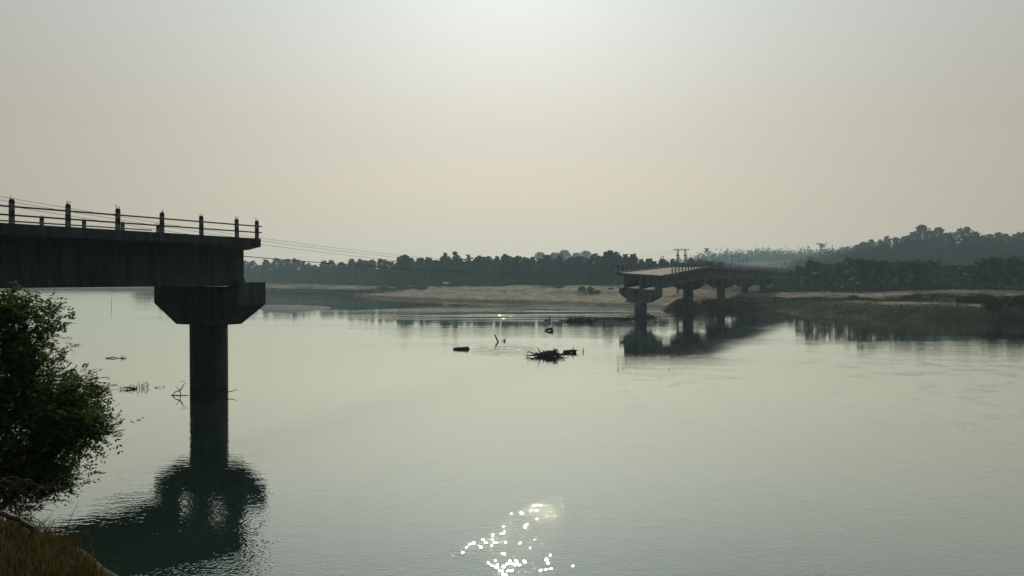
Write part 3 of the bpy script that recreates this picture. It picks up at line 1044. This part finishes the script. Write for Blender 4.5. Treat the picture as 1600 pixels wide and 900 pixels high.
def crossed_frame(name, pos, ang, label, pole_off, htop, arms, group=None):
    root = empty(name, pos)
    tag(root, label, 'power pole', group)
    side = Vector((math.cos(ang), -math.sin(ang), 0))
    for a in pole_off:
        mb = MB()
        p = side * a[0] + Vector((-side.y, side.x, 0)) * a[1]
        mb.tube([p + Vector((0, 0, -0.5)), p + Vector((0, 0, htop * 0.5)), p + Vector((0, 0, htop))], [0.13, 0.11, 0.085], 8)
        mb.build('pole', M_pole, root, True)
    for (z, a, b) in arms:
        mb = MB()
        q0 = side * a
        q1 = side * b
        n2 = Vector((-side.y, side.x, 0)) * 0.07
        vs_ = [q0 - n2, q1 - n2, q1 + n2, q0 + n2]
        mb.add([v_ + Vector((0, 0, z - 0.07)) for v_ in vs_] + [v_ + Vector((0, 0, z + 0.07)) for v_ in vs_],
               [(0, 3, 2, 1), (4, 5, 6, 7), (0, 1, 5, 4), (1, 2, 6, 5), (2, 3, 7, 6), (3, 0, 4, 7)])
        arm = mb.build('crossarm', M_steel, root)
        for t in (0.04, 0.5, 0.96):
            ins = MB()
            c = q0.lerp(q1, t) + Vector((0, 0, z + 0.07))
            ins.tube([c, c + Vector((0, 0, 0.08)), c + Vector((0, 0, 0.16)), c + Vector((0, 0, 0.24))], [0.03, 0.08, 0.05, 0.06], 6)
            ins.build('insulator', M_white if False else M_pole, arm, True)
    return root


HTOP = px(1065, 389, 170).z - HP.z
crossed_frame('power_pole', HP, 0.0, 'four legged power pole frame with long crossarm behind the bridge kink', [(-1.12, -0.4), (-0.66, 0.4), (0.62, -0.4), (1.10, 0.4)], HTOP,
              [(HTOP - 0.22, -1.8, 1.8), (HTOP - 1.6, -1.25, -0.5), (HTOP - 1.6, 0.5, 1.25)])
P2 = px(1149, 435, 215)
P2.z = gz(P2.x, P2.y)
h2 = px(1149, 397, 215).z - P2.z
crossed_frame('power_pole', P2, 0.0, 'two legged power pole frame standing above the middle of the far bridge', [(-0.95, 0), (0.98, 0)], h2, [(h2 - 0.6, -1.4, 1.4)])
for (x, y, lab) in ((1160.5, 405, 'thin single power pole just right of the two legged frame'), (1167.5, 404, 'thin single power pole second right of the two legged frame')):
    p = px(x, 435, 235)
    p.z = gz(p.x, p.y)
    hh = px(x, y, 235).z - p.z
    crossed_frame('power_pole', p, 0.0, lab, [(0, 0)], hh, [(hh - 0.4, -0.5, 0.5)])
NP = Vector((HP.x, HP.y, 0)) - U * 195
NP.z = nz(NP.x, NP.y)
crossed_frame('power_pole', NP, 0.3, 'tall power pole frame on the near bank', [(-1.2, 0), (1.2, 0)], 16.8 - NP.z, [(16.7 - NP.z, -1.8, 1.8), (12.1 - NP.z, -1.3, 1.3)])
wire_lab = ['upper overhead wire passing behind the near bridge railing', 'second overhead wire, just below the upper one', 'third overhead wire, just above the thick cable']
perp = VV
for i, (lat, dz) in enumerate(((-0.9, 0.12), (0.0, -0.22), (0.9, -0.62))):
    mb = MB()
    pts = []
    for k in range(41):
        t = 195 * k / 40
        z = 12.55 - 0.1213 * t + 0.000732 * t * t
        p = Vector((HP.x, HP.y, 0)) - U * t + Vector((1, 0, 0)) * lat * (1 - k / 40) + VV * lat * (k / 40)
        pts.append((p.x, p.y, z + dz * min(1.0, k / 8)))
    mb.tube(pts, 0.012, 5)
    tag(mb.build('power_wire', M_wire), wire_lab[i], 'wire', 'overhead wires across the river')
mb = MB()
mb.tube([tuple(Vector((HP.x, HP.y, 8.25 - 0.058 * t + 0.0004 * t * t)) - U * t) for t in np.linspace(0, 195, 41)], 0.03, 5)
tag(mb.build('power_cable', M_wire), 'thick sagging dark cable, lowest line across the river', 'cable', 'overhead wires across the river')

# ------------------------------------------------------------------ vegetation


def leaf_quads(centers, size, r_, flat=0.0):
    """random small diamond leaves around given centres"""
    n = len(centers)
    a = r_.normal(size=(n, 3))
    if flat:
        a[:, 2] *= 1 - flat
    a /= np.linalg.norm(a, axis=1, keepdims=True)
    b = r_.normal(size=(n, 3))
    b -= a * (a * b).sum(1, keepdims=True)
    b /= np.linalg.norm(b, axis=1, keepdims=True)
    s = (size * r_.uniform(0.6, 1.35, n))[:, None]
    w = s * 0.55
    V_ = np.stack([centers - a * s, centers + b * w, centers + a * s, centers - b * w], 1).reshape(-1, 3)
    Fq_ = np.arange(4 * n).reshape(n, 4)
    return V_, Fq_


def make_tree(height, width, crown_lo, shape, seed, leaf, nclump, per, mat, nlimb=6, cl=(0.12, 0.27)):
    """returns (trunk mesh, crown mesh); base at origin, z up"""
    r_ = np.random.RandomState(seed)
    q = random.Random(seed)
    mb = MB()
    lean_ = (q.uniform(-0.03, 0.03) * height, q.uniform(-0.03, 0.03) * height)
    tp = [(0, 0, -0.4), (lean_[0] * 0.3, lean_[1] * 0.3, height * 0.3), (lean_[0] * 0.7, lean_[1] * 0.7, height * 0.65), (lean_[0], lean_[1], height * 0.93)]
    r0 = height * 0.016 + 0.03
    mb.tube(tp, [r0 * 1.25, r0, r0 * 0.6, r0 * 0.15], 7)
    clumps = []
    for k in range(nclump):
        t = ((k + q.random()) / nclump) ** 0.85
        z = crown_lo + (1 - crown_lo) * t
        if shape == 'cone':
            rad = 1.0 - 0.75 * t
        elif shape == 'round':
            rad = math.sqrt(max(0.05, 1 - (2 * t - 0.85) ** 2 / 1.4))
        elif shape == 'flat':
            rad = 0.5 + 0.5 * t
        else:
            rad = math.sin(math.pi * (0.15 + 0.78 * t)) ** 0.7
        az = q.uniform(0, 2 * math.pi)
        rr = width * 0.5 * rad * math.sqrt(q.uniform(0.12, 1.0)) * (1 + 0.3 * q.uniform(-1, 1))
        c = Vector((rr * math.cos(az) + lean_[0] * z, rr * math.sin(az) + lean_[1] * z, z * height))
        clumps.append((c, width * 0.5 * q.uniform(*cl) * (0.75 + 0.35 * rad)))
    for (c, s) in clumps[::max(1, nclump // nlimb)]:
        zz = max(c.z - width * 0.25, height * crown_lo * 0.75)
        a = Vector((lean_[0] * zz / height, lean_[1] * zz / height, zz))
        mb.tube([a, a.lerp(c, 0.5) + Vector((0, 0, -0.05 * height * 0.3)), c], [r0 * 0.45, r0 * 0.3, r0 * 0.1], 5)
    cen = []
    for (c, s) in clumps:
        d = r_.normal(size=(per, 3))
        d /= np.linalg.norm(d, axis=1, keepdims=True)
        d *= (r_.uniform(0.25, 1.0, per) ** 0.5)[:, None]
        d[:, 2] *= 0.72
        cen.append(np.array(c) + d * s)
    cen = np.concatenate(cen)
    V_, Fq_ = leaf_quads(cen, leaf, r_, 0.3)
    return mb.mesh('trunk', M_bark, True), np_mesh('crown', V_, Fq_, mat)


PLANT = [make_tree(10, w, lo, sh, sd, 0.25, int(nc * 1.8), 44, M_leaf_far) for (w, lo, sh, sd, nc) in
         ((4.6, 0.12, 'egg', 1, 62), (4.0, 0.15, 'egg', 2, 58), (5.2, 0.10, 'round', 3, 66), (3.6, 0.1, 'cone', 4, 52), (4.8, 0.14, 'egg', 5, 60), (3.2, 0.12, 'egg', 6, 48))]
BANKT = [make_tree(7, w, lo, sh, sd, 0.15, nc, 60, M_leaf_mid) for (w, lo, sh, sd, nc) in
         ((4.6, 0.10, 'egg', 11, 64), (5.2, 0.08, 'round', 12, 70), (4.2, 0.10, 'cone', 13, 58), (4.8, 0.12, 'egg', 14, 66))]
BANKR = make_tree(7, 5.0, 0.1, 'egg', 15, 0.15, 58, 52, M_leaf_red)
FOREST = [make_tree(18, w, lo, sh, sd, 0.36, int(nc * 2.4), 50, M_leaf_far, 9, (0.11, 0.25)) for (w, lo, sh, sd, nc) in
          ((9.5, 0.34, 'round', 21, 62), (8.2, 0.30, 'egg', 22, 56), (10.5, 0.38, 'round', 23, 66), (7.4, 0.4, 'egg', 24, 44), (9.0, 0.45, 'flat', 25, 46))]


def place_tree(name, protos, x, depth, ytop, label, group, k=None, lean_sc=1.0, cat='tree'):
    p = px(x, 435, depth)
    z = gz(p.x, p.y)
    top = px(x, ytop, depth).z
    h = max(2.0, top - z)
    pr = protos[rng.randrange(len(protos)) if k is None else k]
    ph = max(v.co.z for v in pr[1].vertices) if 'h' not in pr[1] else pr[1]['h']
    pr[1]['h'] = ph
    s = h / ph
    root = empty(name, (p.x, p.y, z - 0.05), rng.uniform(0, 6.28))
    root.scale = (s * lean_sc * rng.uniform(0.9, 1.12), s * lean_sc * rng.uniform(0.9, 1.12), s)
    tag(root, label, cat, group)
    link('trunk', pr[0], root)
    link('crown', pr[1], root)
    return root


def prof(x, pts):
    return float(np.interp(x, [a for a, b in pts], [b for a, b in pts]))


wood_top = [(150, 410), (390, 408), (440, 404), (500, 407), (560, 405), (620, 404), (635, 398), (660, 402), (700, 400), (740, 398), (800, 398), (860, 399), (900, 400), (935, 394), (960, 393), (985, 399), (1010, 404), (1100, 404), (1130, 408)]
wood_depth = [(150, 500), (390, 440), (480, 385), (560, 335), (660, 290), (800, 266), (900, 252), (1000, 242), (1130, 258)]
GW = 'trees of the hazy wood behind the sandy bank'


def LW(x):
    for lim, t in ((390, 'hidden behind the near bridge pier and span'), (480, 'in the palest stretch next to the near bridge end'), (560, 'in the pale stretch above the low sandbar'),
                   (620, 'in the lower stretch left of the first tall tree'), (690, 'in the stretch behind the scrub covered sand'), (760, 'in the stretch by the slim pointed tree'),
                   (830, 'in the stretch right of the slim pointed tree'), (900, 'in the stretch above the bare sand crest'), (965, 'in the dark stretch left of the far deck end'),
                   (1045, 'behind the sunken far span'), (1200, 'behind the power poles and bridge kink')):
        if x < lim:
            return 'hazy wood tree ' + t


x = 300
while x < 1125:
    d = prof(x, wood_depth)
    place_tree('wood_tree', PLANT, x, d + rng.uniform(-6, 10), prof(x, wood_top) + rng.uniform(-2.5, 8), LW(x), GW)
    x += rng.uniform(7.5, 13.5)
x = 250
while x < 1130:
    d = prof(x, wood_depth) + rng.uniform(26, 60)
    place_tree('wood_tree', PLANT, x, d, prof(x, wood_top) + rng.uniform(-2, 7), LW(x), GW, lean_sc=1.15)
    x += rng.uniform(11, 18)
for (x, d, yt, k, lab) in ((712, 278, 392, 3, 'slim pointed tree rising above the hazy wood left of centre'), (695, 284, 394, 5, 'narrow tree just left of the slim pointed tree in the wood'),
                           (633, 292, 397, 0, 'full tree ending the taller stretch of wood at its left'), (950, 243, 390, 2, 'broad dark tree highest in the wood left of the far bridge end'),
                           (990, 243, 395, 4, 'dark tree standing directly behind the broken far deck end')):
    place_tree('wood_tree', PLANT, x, d, yt, lab, GW, k)
# far hazy skyline trees behind the wood and behind the bridge
for (x, yt) in ((845, 393), (866, 394), (880, 390), (900, 394), (917, 391)):
    place_tree('distant_tree', FOREST, x, 620 + rng.uniform(-15, 15), yt, 'pale distant tree showing above the middle of the wood', 'pale distant trees above the wood')
hill_top = [(1085, 404), (1110, 402), (1135, 404), (1165, 401), (1195, 394), (1235, 394), (1260, 396), (1290, 393), (1325, 386), (1345, 374), (1370, 364), (1400, 362), (1440, 354), (1480, 357), (1520, 353), (1560, 361), (1600, 362), (1680, 362)]
GH = 'tall trees of the hazy hillside forest'


def LH(x, row):
    for lim, t in ((1375, 'at the left foot of the rise'), (1425, 'on the left slope of the rise'), (1475, 'left of the crest'), (1540, 'on the crest of the rise'), (1608, 'towards the right edge'), (9999, 'at the very right edge')):
        if x < lim:
            return ('tall hazy skyline tree ' if row == 0 else 'lower hazy forest tree ') + t


LB = 'one of the pale distant trees behind the far bridge railing'
GB = 'pale distant trees behind the far bridge'
x = 1090
while x < 1690:
    d = 400 + rng.uniform(-18, 18) if x > 1330 else 740 + rng.uniform(-40, 40)
    if x > 1330:
        place_tree('forest_tree', FOREST, x, d, prof(x, hill_top) + rng.uniform(-4, 10), LH(x, 0), GH)
    else:
        place_tree('distant_tree', FOREST, x, d, prof(x, hill_top) + rng.uniform(-2, 6), LB, GB)
    x += rng.uniform(9, 15)
x = 1330
while x < 1690:
    place_tree('forest_tree', FOREST, x, 340 + rng.uniform(-12, 20), prof(x, hill_top) + rng.uniform(12, 26), LH(x, 1), GH)
    x += rng.uniform(9, 15)
FLAT = make_tree(16, 9.0, 0.72, 'flat', 61, 0.3, 26, 60, M_leaf_far, 12)
place_tree('flat_topped_tree', [FLAT], 1284, 500, 379, 'tall flat topped tree standing clear against the sky', None)
SLIM = make_tree(14, 5.0, 0.5, 'egg', 62, 0.28, 26, 60, M_leaf_far, 8)
place_tree('slim_tree', [SLIM], 1103, 560, 387, 'slim pale tree with rounded head above the bridge kink', None)
place_tree('slim_tree', [SLIM], 1117, 580, 395, 'shorter pale tree just right of the slim tree above the bridge kink', None)


def bare_tree(x, depth, ytop, label):
    p = px(x, 435, depth)
    z = gz(p.x, p.y)
    h = px(x, ytop, depth).z - z
    root = empty('bare_tree', (p.x, p.y, z - 0.1))
    tag(root, label, 'tree')
    mb = MB()
    mb.tube([(0, 0, 0), (0.2, 0, h * 0.5), (0.1, 0, h)], [0.35, 0.22, 0.05], 7)
    mb.build('trunk', M_bark, root, True)
    r_ = random.Random(5)
    for k in range(9):
        a = r_.uniform(0, 6.28)
        zz = h * r_.uniform(0.62, 0.92)
        L = h * r_.uniform(0.14, 0.26)
        b = MB()
        e = Vector((math.cos(a) * L, math.sin(a) * L, zz + L * r_.uniform(0.4, 1.0)))
        b.tube([(0.15, 0, zz), tuple(Vector((0.15, 0, zz)).lerp(e, 0.5) + Vector((0, 0, -0.2))), tuple(e)], [0.12, 0.09, 0.03], 5)
        b.build('limb', M_bark, root)


bare_tree(1250, 640, 386, 'bare dead tree with spread limbs above the far bridge end')

right_top = [(1240, 420), (1262, 405), (1285, 406), (1300, 408), (1327, 399), (1350, 403), (1375, 405), (1400, 407), (1430, 403), (1465, 403), (990, 408), (1515, 410), (1535, 401), (1565, 398), (1600, 402), (1680, 400)]
GR = 'dark green trees along the right bank'


def LR(x):
    for lim, t in ((1300, 'just right of where the far bridge disappears'), (1365, 'above the round lone bush'), (1425, 'left of the middle of the row'), (1488, 'left of the rusty brown tree'),
                   (1550, 'right of the rusty brown tree'), (1608, 'above the bush cluster at the right edge'), (9999, 'at the very right edge')):
        if x < lim:
            return 'dark green bank tree ' + t


x = 1248
while x < 1680:
    red = 1488 < x < 1520
    d = (178 if x < 1330 else 160) + rng.uniform(-8, 10)
    place_tree('bank_tree', [BANKR] if red else BANKT, x, d, prof(x, right_top) + rng.uniform(-1, 7),
               'rusty brown tree between the dark green bank trees at right' if red else LR(x), 'rusty brown trees on the right bank' if red else GR)
    x += rng.uniform(13, 22)
x = 1235
while x < 1680:
    place_tree('bank_tree', BANKT, x, (196 if x < 1330 else 182) + rng.uniform(-6, 8), prof(x, right_top) + rng.uniform(2, 9), LR(x), GR, lean_sc=1.15)
    x += rng.uniform(22, 30)


# bushes
def make_bush(seed, n, per, leaf, mat, flat=0.6):
    r_ = np.random.RandomState(seed)
    cen = []
    mb = MB()
    q = random.Random(seed)
    for k in range(n):
        a = r_.uniform(0, 6.28)
        rr = math.sqrt(r_.uniform(0, 1)) * 0.95
        z = r_.uniform(0.1, 1.0) * (1 - 0.55 * rr * rr)
        c = np.array([rr * math.cos(a), rr * math.sin(a), z])
        d = r_.normal(size=(per, 3))
        d /= np.linalg.norm(d, axis=1, keepdims=True)
        d *= (r_.uniform(0.2, 1, per) ** 0.5)[:, None] * r_.uniform(0.16, 0.3)
        pts = c + d
        pts[:, 2] = np.abs(pts[:, 2])
        cen.append(pts)
        if k % 4 == 0:
            mb.tube([(0, 0, -0.15), tuple(c * 0.5 + np.array([0, 0, 0.05])), tuple(c)], [0.03, 0.02, 0.008], 4)
    V_, Fq_ = leaf_quads(np.concatenate(cen), leaf, r_, 0.2)
    return mb.mesh('stem', M_bark), np_mesh('foliage', V_, Fq_, mat)


BUSH = [make_bush(70 + k, 40, 60, 0.06, M_leaf_mid) for k in range(3)]


def place_bush(x, y, wpx, hpx, label, group=None, depth=None):
    # stand it on the terrain along the pixel's ray
    best = None
    if depth is None:
        for dd in np.arange(92, 420, 1.5):
            p = px(x, y, dd)
            if p.z <= gz(p.x, p.y):
                depth = dd
                break
        else:
            depth = 230
    p = px(x, y, depth)
    z = gz(p.x, p.y)
    m = depth / F
    root = empty('bush', (p.x, p.y, z - 0.05), rng.uniform(0, 6.28))
    root.scale = (wpx * m * 0.5, wpx * m * 0.5, hpx * m)
    tag(root, label, 'bush', group)
    b = rng.choice(BUSH)
    link('stem', b[0], root)
    link('foliage', b[1], root)
    return root


GS = 'low bushes on the sandy bank'
for (x, y, w, h, lab) in ((873, 451, 16, 4, 'low wide bush on the sand left of the pair of bushes'), (909, 455, 13, 7, 'left bush of the pair on the sand near the far bridge'),
                          (921, 456, 14, 8, 'right bush of the pair on the sand near the far bridge'), (933, 458, 12, 4, 'low bush just right of the pair on the sand'),
                          (774, 448, 9, 3, 'tiny bush on the crest of the bare sand'), (956, 452, 12, 3, 'small low bush on the sand next to the leaning pier cap'),
                          (630, 452, 26, 6, 'long low bush at the left end of the sand'), (655, 451, 28, 6, 'wide dark bush at the left end of the sand, right of another'),
                          (600, 454, 30, 5, 'low dark scrub below the wood left of the bare sand'),
                          (1332, 467, 22, 6, 'round bush alone on the right bank grass'), (1420, 469, 22, 6, 'low bush on the right bank, left of two'),
                          (1434, 465, 16, 6, 'low bush on the right bank, right of two'), (1462, 464, 18, 5, 'small bush by the bare earth patch on the right bank')):
    place_bush(x, y, w, h, lab, GS)
GRB = 'large bushes at the right edge'
for (x, y, w, h, lab) in ((1512, 474, 36, 12, 'large dark bush leftmost of the cluster at the right edge'), (1536, 472, 30, 13, 'large dark bush second in the cluster at the right edge'),
                          (1553, 484, 34, 18, 'largest bush nearest the water at the right edge'), (1575, 477, 36, 16, 'dark bush behind the largest bush at the right edge'),
                          (1598, 482, 40, 18, 'dark bush cut by the right picture edge'), (990, 472, 24, 6, 'low bush left of the big cluster at the right edge')):
    place_bush(x, y, w, h, lab, GRB)
# hedge of scrub in front of the right trees: continuous, nobody could count it
def scrub_band(name, pts, wid, hgt, n, leaf, mat, label, seed, group=None):
    r_ = np.random.RandomState(seed)
    P = np.array(pts)
    seg = np.linalg.norm(np.diff(P, axis=0), axis=1)
    cum = np.concatenate([[0], np.cumsum(seg)])
    t = r_.uniform(0, cum[-1], n)
    bx = np.interp(t, cum, P[:, 0])
    by = np.interp(t, cum, P[:, 1])
    bx = bx + r_.normal(size=n) * wid * 0.4
    by = by + r_.normal(size=n) * wid * 0.4
    top = hgt * (0.65 + 0.5 * fbm(bx / 3.0, by / 3.0, seed, 3))
    top = np.maximum(top, 0.15)
    z = far_h(bx, by) + top * r_.uniform(0, 1, n) ** 0.8
    V_, Fq_ = leaf_quads(np.stack([bx, by, z], 1), leaf, r_, 0.2)
    return tag(link(name, np_mesh(name, V_, Fq_, mat)), label, 'scrub', group, 'stuff')


def line(pxs):
    return [(px(x, 435, d).x, d) for (x, d) in pxs]


scrub_band('right_scrub', line([(1215, 205), (1250, 172), (1330, 150), (1450, 146), (1600, 143), (1700, 140)]), 5, 1.5, 42000, 0.13, M_leaf_mid, 'dark continuous scrub at the foot of the right bank trees', 81)
scrub_band('wood_undergrowth', line([(220, 480), (390, 436), (480, 380), (560, 330), (660, 284), (800, 260), (900, 246), (1000, 237), (1130, 252)]), 9, 3.6, 90000, 0.24, M_leaf_far, 'low green undergrowth along the foot of the hazy wood', 82)
scrub_band('wood_interior', line([(220, 540), (390, 480), (480, 425), (560, 372), (660, 325), (800, 296), (900, 280), (1000, 270), (1130, 286)]), 10, 8.5, 70000, 0.4, M_leaf_far, 'dense hazy foliage deep inside the wood', 86)
SR = np.array([(p.x, p.y) for p in shore[13:23]])
slope_line = [(a[0] + 1.2, a[1] + 3.4) for a in SR]
scrub_band('distant_understorey', line([(1060, 760), (1200, 750), (1340, 720)]), 30, 14.0, 30000, 0.9, M_leaf_far, 'pale distant foliage below the trees behind the far bridge', 88)
scrub_band('slope_grass', slope_line, 4.2, 0.5, 26000, 0.10, M_reed, 'tufted grass on the dark slope of the right bank', 87)
scrub_band('forest_understorey', line([(1290, 420), (1330, 380), (1450, 345), (1700, 330)]), 30, 8.0, 60000, 0.6, M_leaf_far, 'hazy understorey below the hillside forest', 83)
scrub_band('bank_grass', line([(1200, 140), (1300, 128), (1420, 120), (1600, 112)]), 9, 0.45, 30000, 0.09, M_reed, 'short dry grass on the right bank terrace', 84)
scrub_band('left_bank_grass', line([(340, 335), (420, 300), (500, 272), (590, 236)]), 14, 0.7, 22000, 0.2, M_reed, 'grey green grass on the far left bank', 85)

# pale thing by the wood
p = px(697, 438, 262)
zz = gz(p.x, p.y)
hut = empty('white_shelter', (p.x, p.y, zz))
tag(hut, 'tiny white shelter roof at the foot of the hazy wood', 'shelter')
for (sx, sy) in ((-1, -1), (1, -1), (1, 1), (-1, 1)):
    mb = MB()
    mb.tube([(sx * 0.8, sy * 0.6, -0.2), (sx * 0.8, sy * 0.6, 1.25)], 0.05, 6)
    mb.build('leg', M_pole, hut)
mb = MB()
mb.prism([(-0.8, 1.2), (0.0, 1.55), (0.8, 1.2), (0.8, 1.24), (0.0, 1.60), (-0.8, 1.24)], [-1.05, 1.05], lambda s, a, z: Vector((s, a, z)))
mb.build('roof', M_white, hut)

# ------------------------------------------------------------------ near shrub
SD = 8.0
mpp = SD / F
lobes = [(60, 745, 46, 30), (5, 755, 60, 34), (95, 660, 50, 45), (42, 508, 38, 42), (-45, 550, 80, 72), (112, 625, 48, 40), (20, 610, 85, 75), (80, 700, 52, 48), (-60, 660, 115, 90), (138, 662, 26, 24), (15, 720, 78, 42), (-15, 500, 36, 26), (58, 575, 38, 34)]
base = px(-70, 435, 8.6)
base.z = nz(base.x, base.y)
shrub = empty('shrub', base)
tag(shrub, 'leafy green shrub with fine leaves leaning over the water at left edge', 'shrub')
q = random.Random(91)
sub = []
stem = MB()
for (lx, ly, rx, ry) in lobes:
    c = px(lx, ly, SD + q.uniform(-0.25, 0.4)) - base
    mid = c * 0.5 + Vector((q.uniform(-0.1, 0.1), q.uniform(-0.1, 0.1), -0.1))
    stem.tube([Vector((q.uniform(-0.1, 0.1), q.uniform(-0.1, 0.1), -0.1)), mid, c], [0.035, 0.025, 0.012], 6)
    for k in range(int(20 + rx * ry * 0.0066)):
        while True:
            d = Vector((q.uniform(-1, 1), q.uniform(-1, 1), q.uniform(-1, 1)))
            if d.length < 1:
                break
        e = c + Vector((d.x * rx * mpp, d.y * 0.5 * (rx + ry) * mpp, d.z * ry * mpp))
        st = c.lerp(mid, q.uniform(0, 0.5))
        stem.tube([st, st.lerp(e, 0.5) + Vector((0, 0, 0.04)), e], [0.009, 0.006, 0.003], 4)
        sub.append((e, (e - st).normalized()))
stem.build('stems', M_bark, shrub)
LV = []
tw = MB()
for (e, dr) in sub:
    for k in range(q.randint(9, 13)):
        d = (dr * 0.7 + Vector((q.gauss(0, 0.8), q.gauss(0, 0.8), q.gauss(0.05, 0.6)))).normalized()
        o = e + Vector((q.gauss(0, 0.085), q.gauss(0, 0.085), q.gauss(0, 0.075)))
        L = q.uniform(0.09, 0.19)
        if k < 4:
            tw.tube([e, o, o + d * L], [0.0035, 0.0025, 0.0012], 3)
        side = d.cross(Vector((0, 0, 1)))
        if side.length < 1e-3:
            side = Vector((1, 0, 0))
        side.normalize()
        up = side.cross(d)
        tiltv = (side + up * q.uniform(-0.5, 0.5)).normalized()
        nl = q.randint(3, 5)
        for j in range(nl):
            t = (j + 0.6) / nl
            pj = o + d * (L * t) + Vector((0, 0, -0.03 * t * t))
            for sg in (-1, 1):
                ll = 0.044 * (1.15 - 0.5 * abs(t - 0.5)) * q.uniform(0.8, 1.25)
                ax = (tiltv * sg + d * 0.55 + Vector((q.uniform(-0.3, 0.3), q.uniform(-0.3, 0.3), q.uniform(-0.35, 0.2)))).normalized()
                wd = ax.cross(up + Vector((q.uniform(-0.4, 0.4), q.uniform(-0.4, 0.4), 0)))
                if wd.length < 1e-3:
                    continue
                wd.normalize()
                LV.append((pj, pj + ax * ll * 0.5 + wd * ll * 0.27, pj + ax * ll, pj + ax * ll * 0.5 - wd * ll * 0.27))
tw.build('twigs', M_bark, shrub)
A = np.array([[tuple(p) for p in l] for l in LV]).reshape(-1, 3)
link('foliage', np_mesh('foliage', A, np.arange(len(A)).reshape(-1, 4), M_leaf_near), shrub)

# dead brushwood and bent branch below the shrub
br = px(42, 838, 4.9)
root = empty('bent_dead_branch', (br.x, br.y, nz(br.x, br.y)))
tag(root, 'bent dead branch sticking out over the dry grass below the shrub', 'branch')
B0 = Vector(root.location)
mb = limb([px(-60, 790, 5.0) - B0, px(0, 802, 4.9) - B0, px(30, 812, 4.85) - B0, px(51, 826, 4.8) - B0, px(46, 856, 4.75) - B0], 0.020, 0.013, 6, 0.004, 2)
mb.build('stem', M_wood, root)
for k in range(10):
    a = px(q.uniform(-10, 50), q.uniform(806, 828), 5.05) - B0
    b = a + Vector((q.uniform(-0.05, 0.12), q.uniform(-0.1, 0.1), q.uniform(-0.1, 0.06)))
    limb([a, b, b + Vector((q.uniform(-0.06, 0.08), 0, q.uniform(-0.06, 0.05)))], 0.005, 0.002, 4, 0.004, k).build('twig', M_wood, root)
bp = px(20, 770, 8.0)
root = empty('dead_brushwood', (bp.x, bp.y, nz(bp.x, bp.y)))
tag(root, 'grey dead brushwood lying under the green shrub on the bank', 'brushwood')
B0 = Vector(root.location)
for k in range(60):
    a = px(q.uniform(-40, 70), q.uniform(745, 800), q.uniform(6.6, 8.4)) - B0
    d = Vector((q.uniform(-0.1, 0.4), q.uniform(-0.2, 0.2), q.uniform(-0.22, 0.14)))
    limb([a, a + d * 0.5 + Vector((0, 0, 0.03)), a + d], q.uniform(0.004, 0.011), 0.002, 4, 0.01, k).build('twig', M_bark, root)

# ------------------------------------------------------------------ near grass
gr = np.random.RandomState(5)
n = 85000
s_ = gr.uniform(1.2, 4.3, n)
w_ = gr.uniform(-9, 0.5, n)
bx = s_ * U.x + w_ * VV.x
by = s_ * U.y + w_ * VV.y
shift = 0.0 * w_
bx = bx + shift * U.x
by = by + shift * U.y
bz = near_h(bx, by)
dens = fbm(bx / 0.5, by / 0.5, 61, 3)
kp = (dens > -0.62) & (bz > 2.0)
bx, by, bz, dens = bx[kp], by[kp], bz[kp], dens[kp]
n = len(bx)
hh = gr.uniform(0.05, 0.17, n) * (1 + 0.5 * dens)
tall = gr.uniform(0, 1, n) > 0.985
hh = np.where(tall, gr.uniform(0.22, 0.36, n), hh)
az = gr.uniform(0, 6.28, n)
ln_ = gr.uniform(0.2, 1.1, n) * hh
wd = gr.uniform(0.002, 0.005, n)
dx, dy = np.cos(az), np.sin(az)
sx, sy = -dy * wd, dx * wd
b0_ = np.stack([bx, by, bz - 0.01], 1)
mid_ = b0_ + np.stack([dx * ln_ * 0.35, dy * ln_ * 0.35, hh * 0.62], 1)
top_ = b0_ + np.stack([dx * ln_, dy * ln_, hh], 1)
sd_ = np.stack([sx, sy, np.zeros(n)], 1)
Vb = np.stack([b0_ - sd_, b0_ + sd_, mid_ + sd_ * 0.8, mid_ - sd_ * 0.8, top_ + sd_ * 0.15, top_ - sd_ * 0.15], 1).reshape(-1, 3)
i0 = np.arange(n)[:, None] * 6
Fb = np.concatenate([i0 + np.array([[0, 1, 2, 3]]), i0 + np.array([[3, 2, 4, 5]])], 1).reshape(-1, 4)
tag(link('dry_grass', np_mesh('dry_grass', Vb, Fb, M_grass)), 'golden brown dry grass on the near bank corner', 'grass', None, 'stuff')

# ------------------------------------------------------------------ haze
hm = MB()
hm.box((-1010, -1010, -4.2), (1010, 1010, 52.0))
m, T = new_mat('haze')
vol = T.n('ShaderNodeVolumePrincipled', {'Color': (0.60, 0.87, 1.0, 1.0), 'Density': 0.00047, 'Anisotropy': 0.4})
T.n('ShaderNodeOutputMaterial', {'Volume': vol.outputs[0]})
tag(hm.build('haze', m), 'thin pale smoke haze filling the air over the river', 'haze', None, 'stuff')
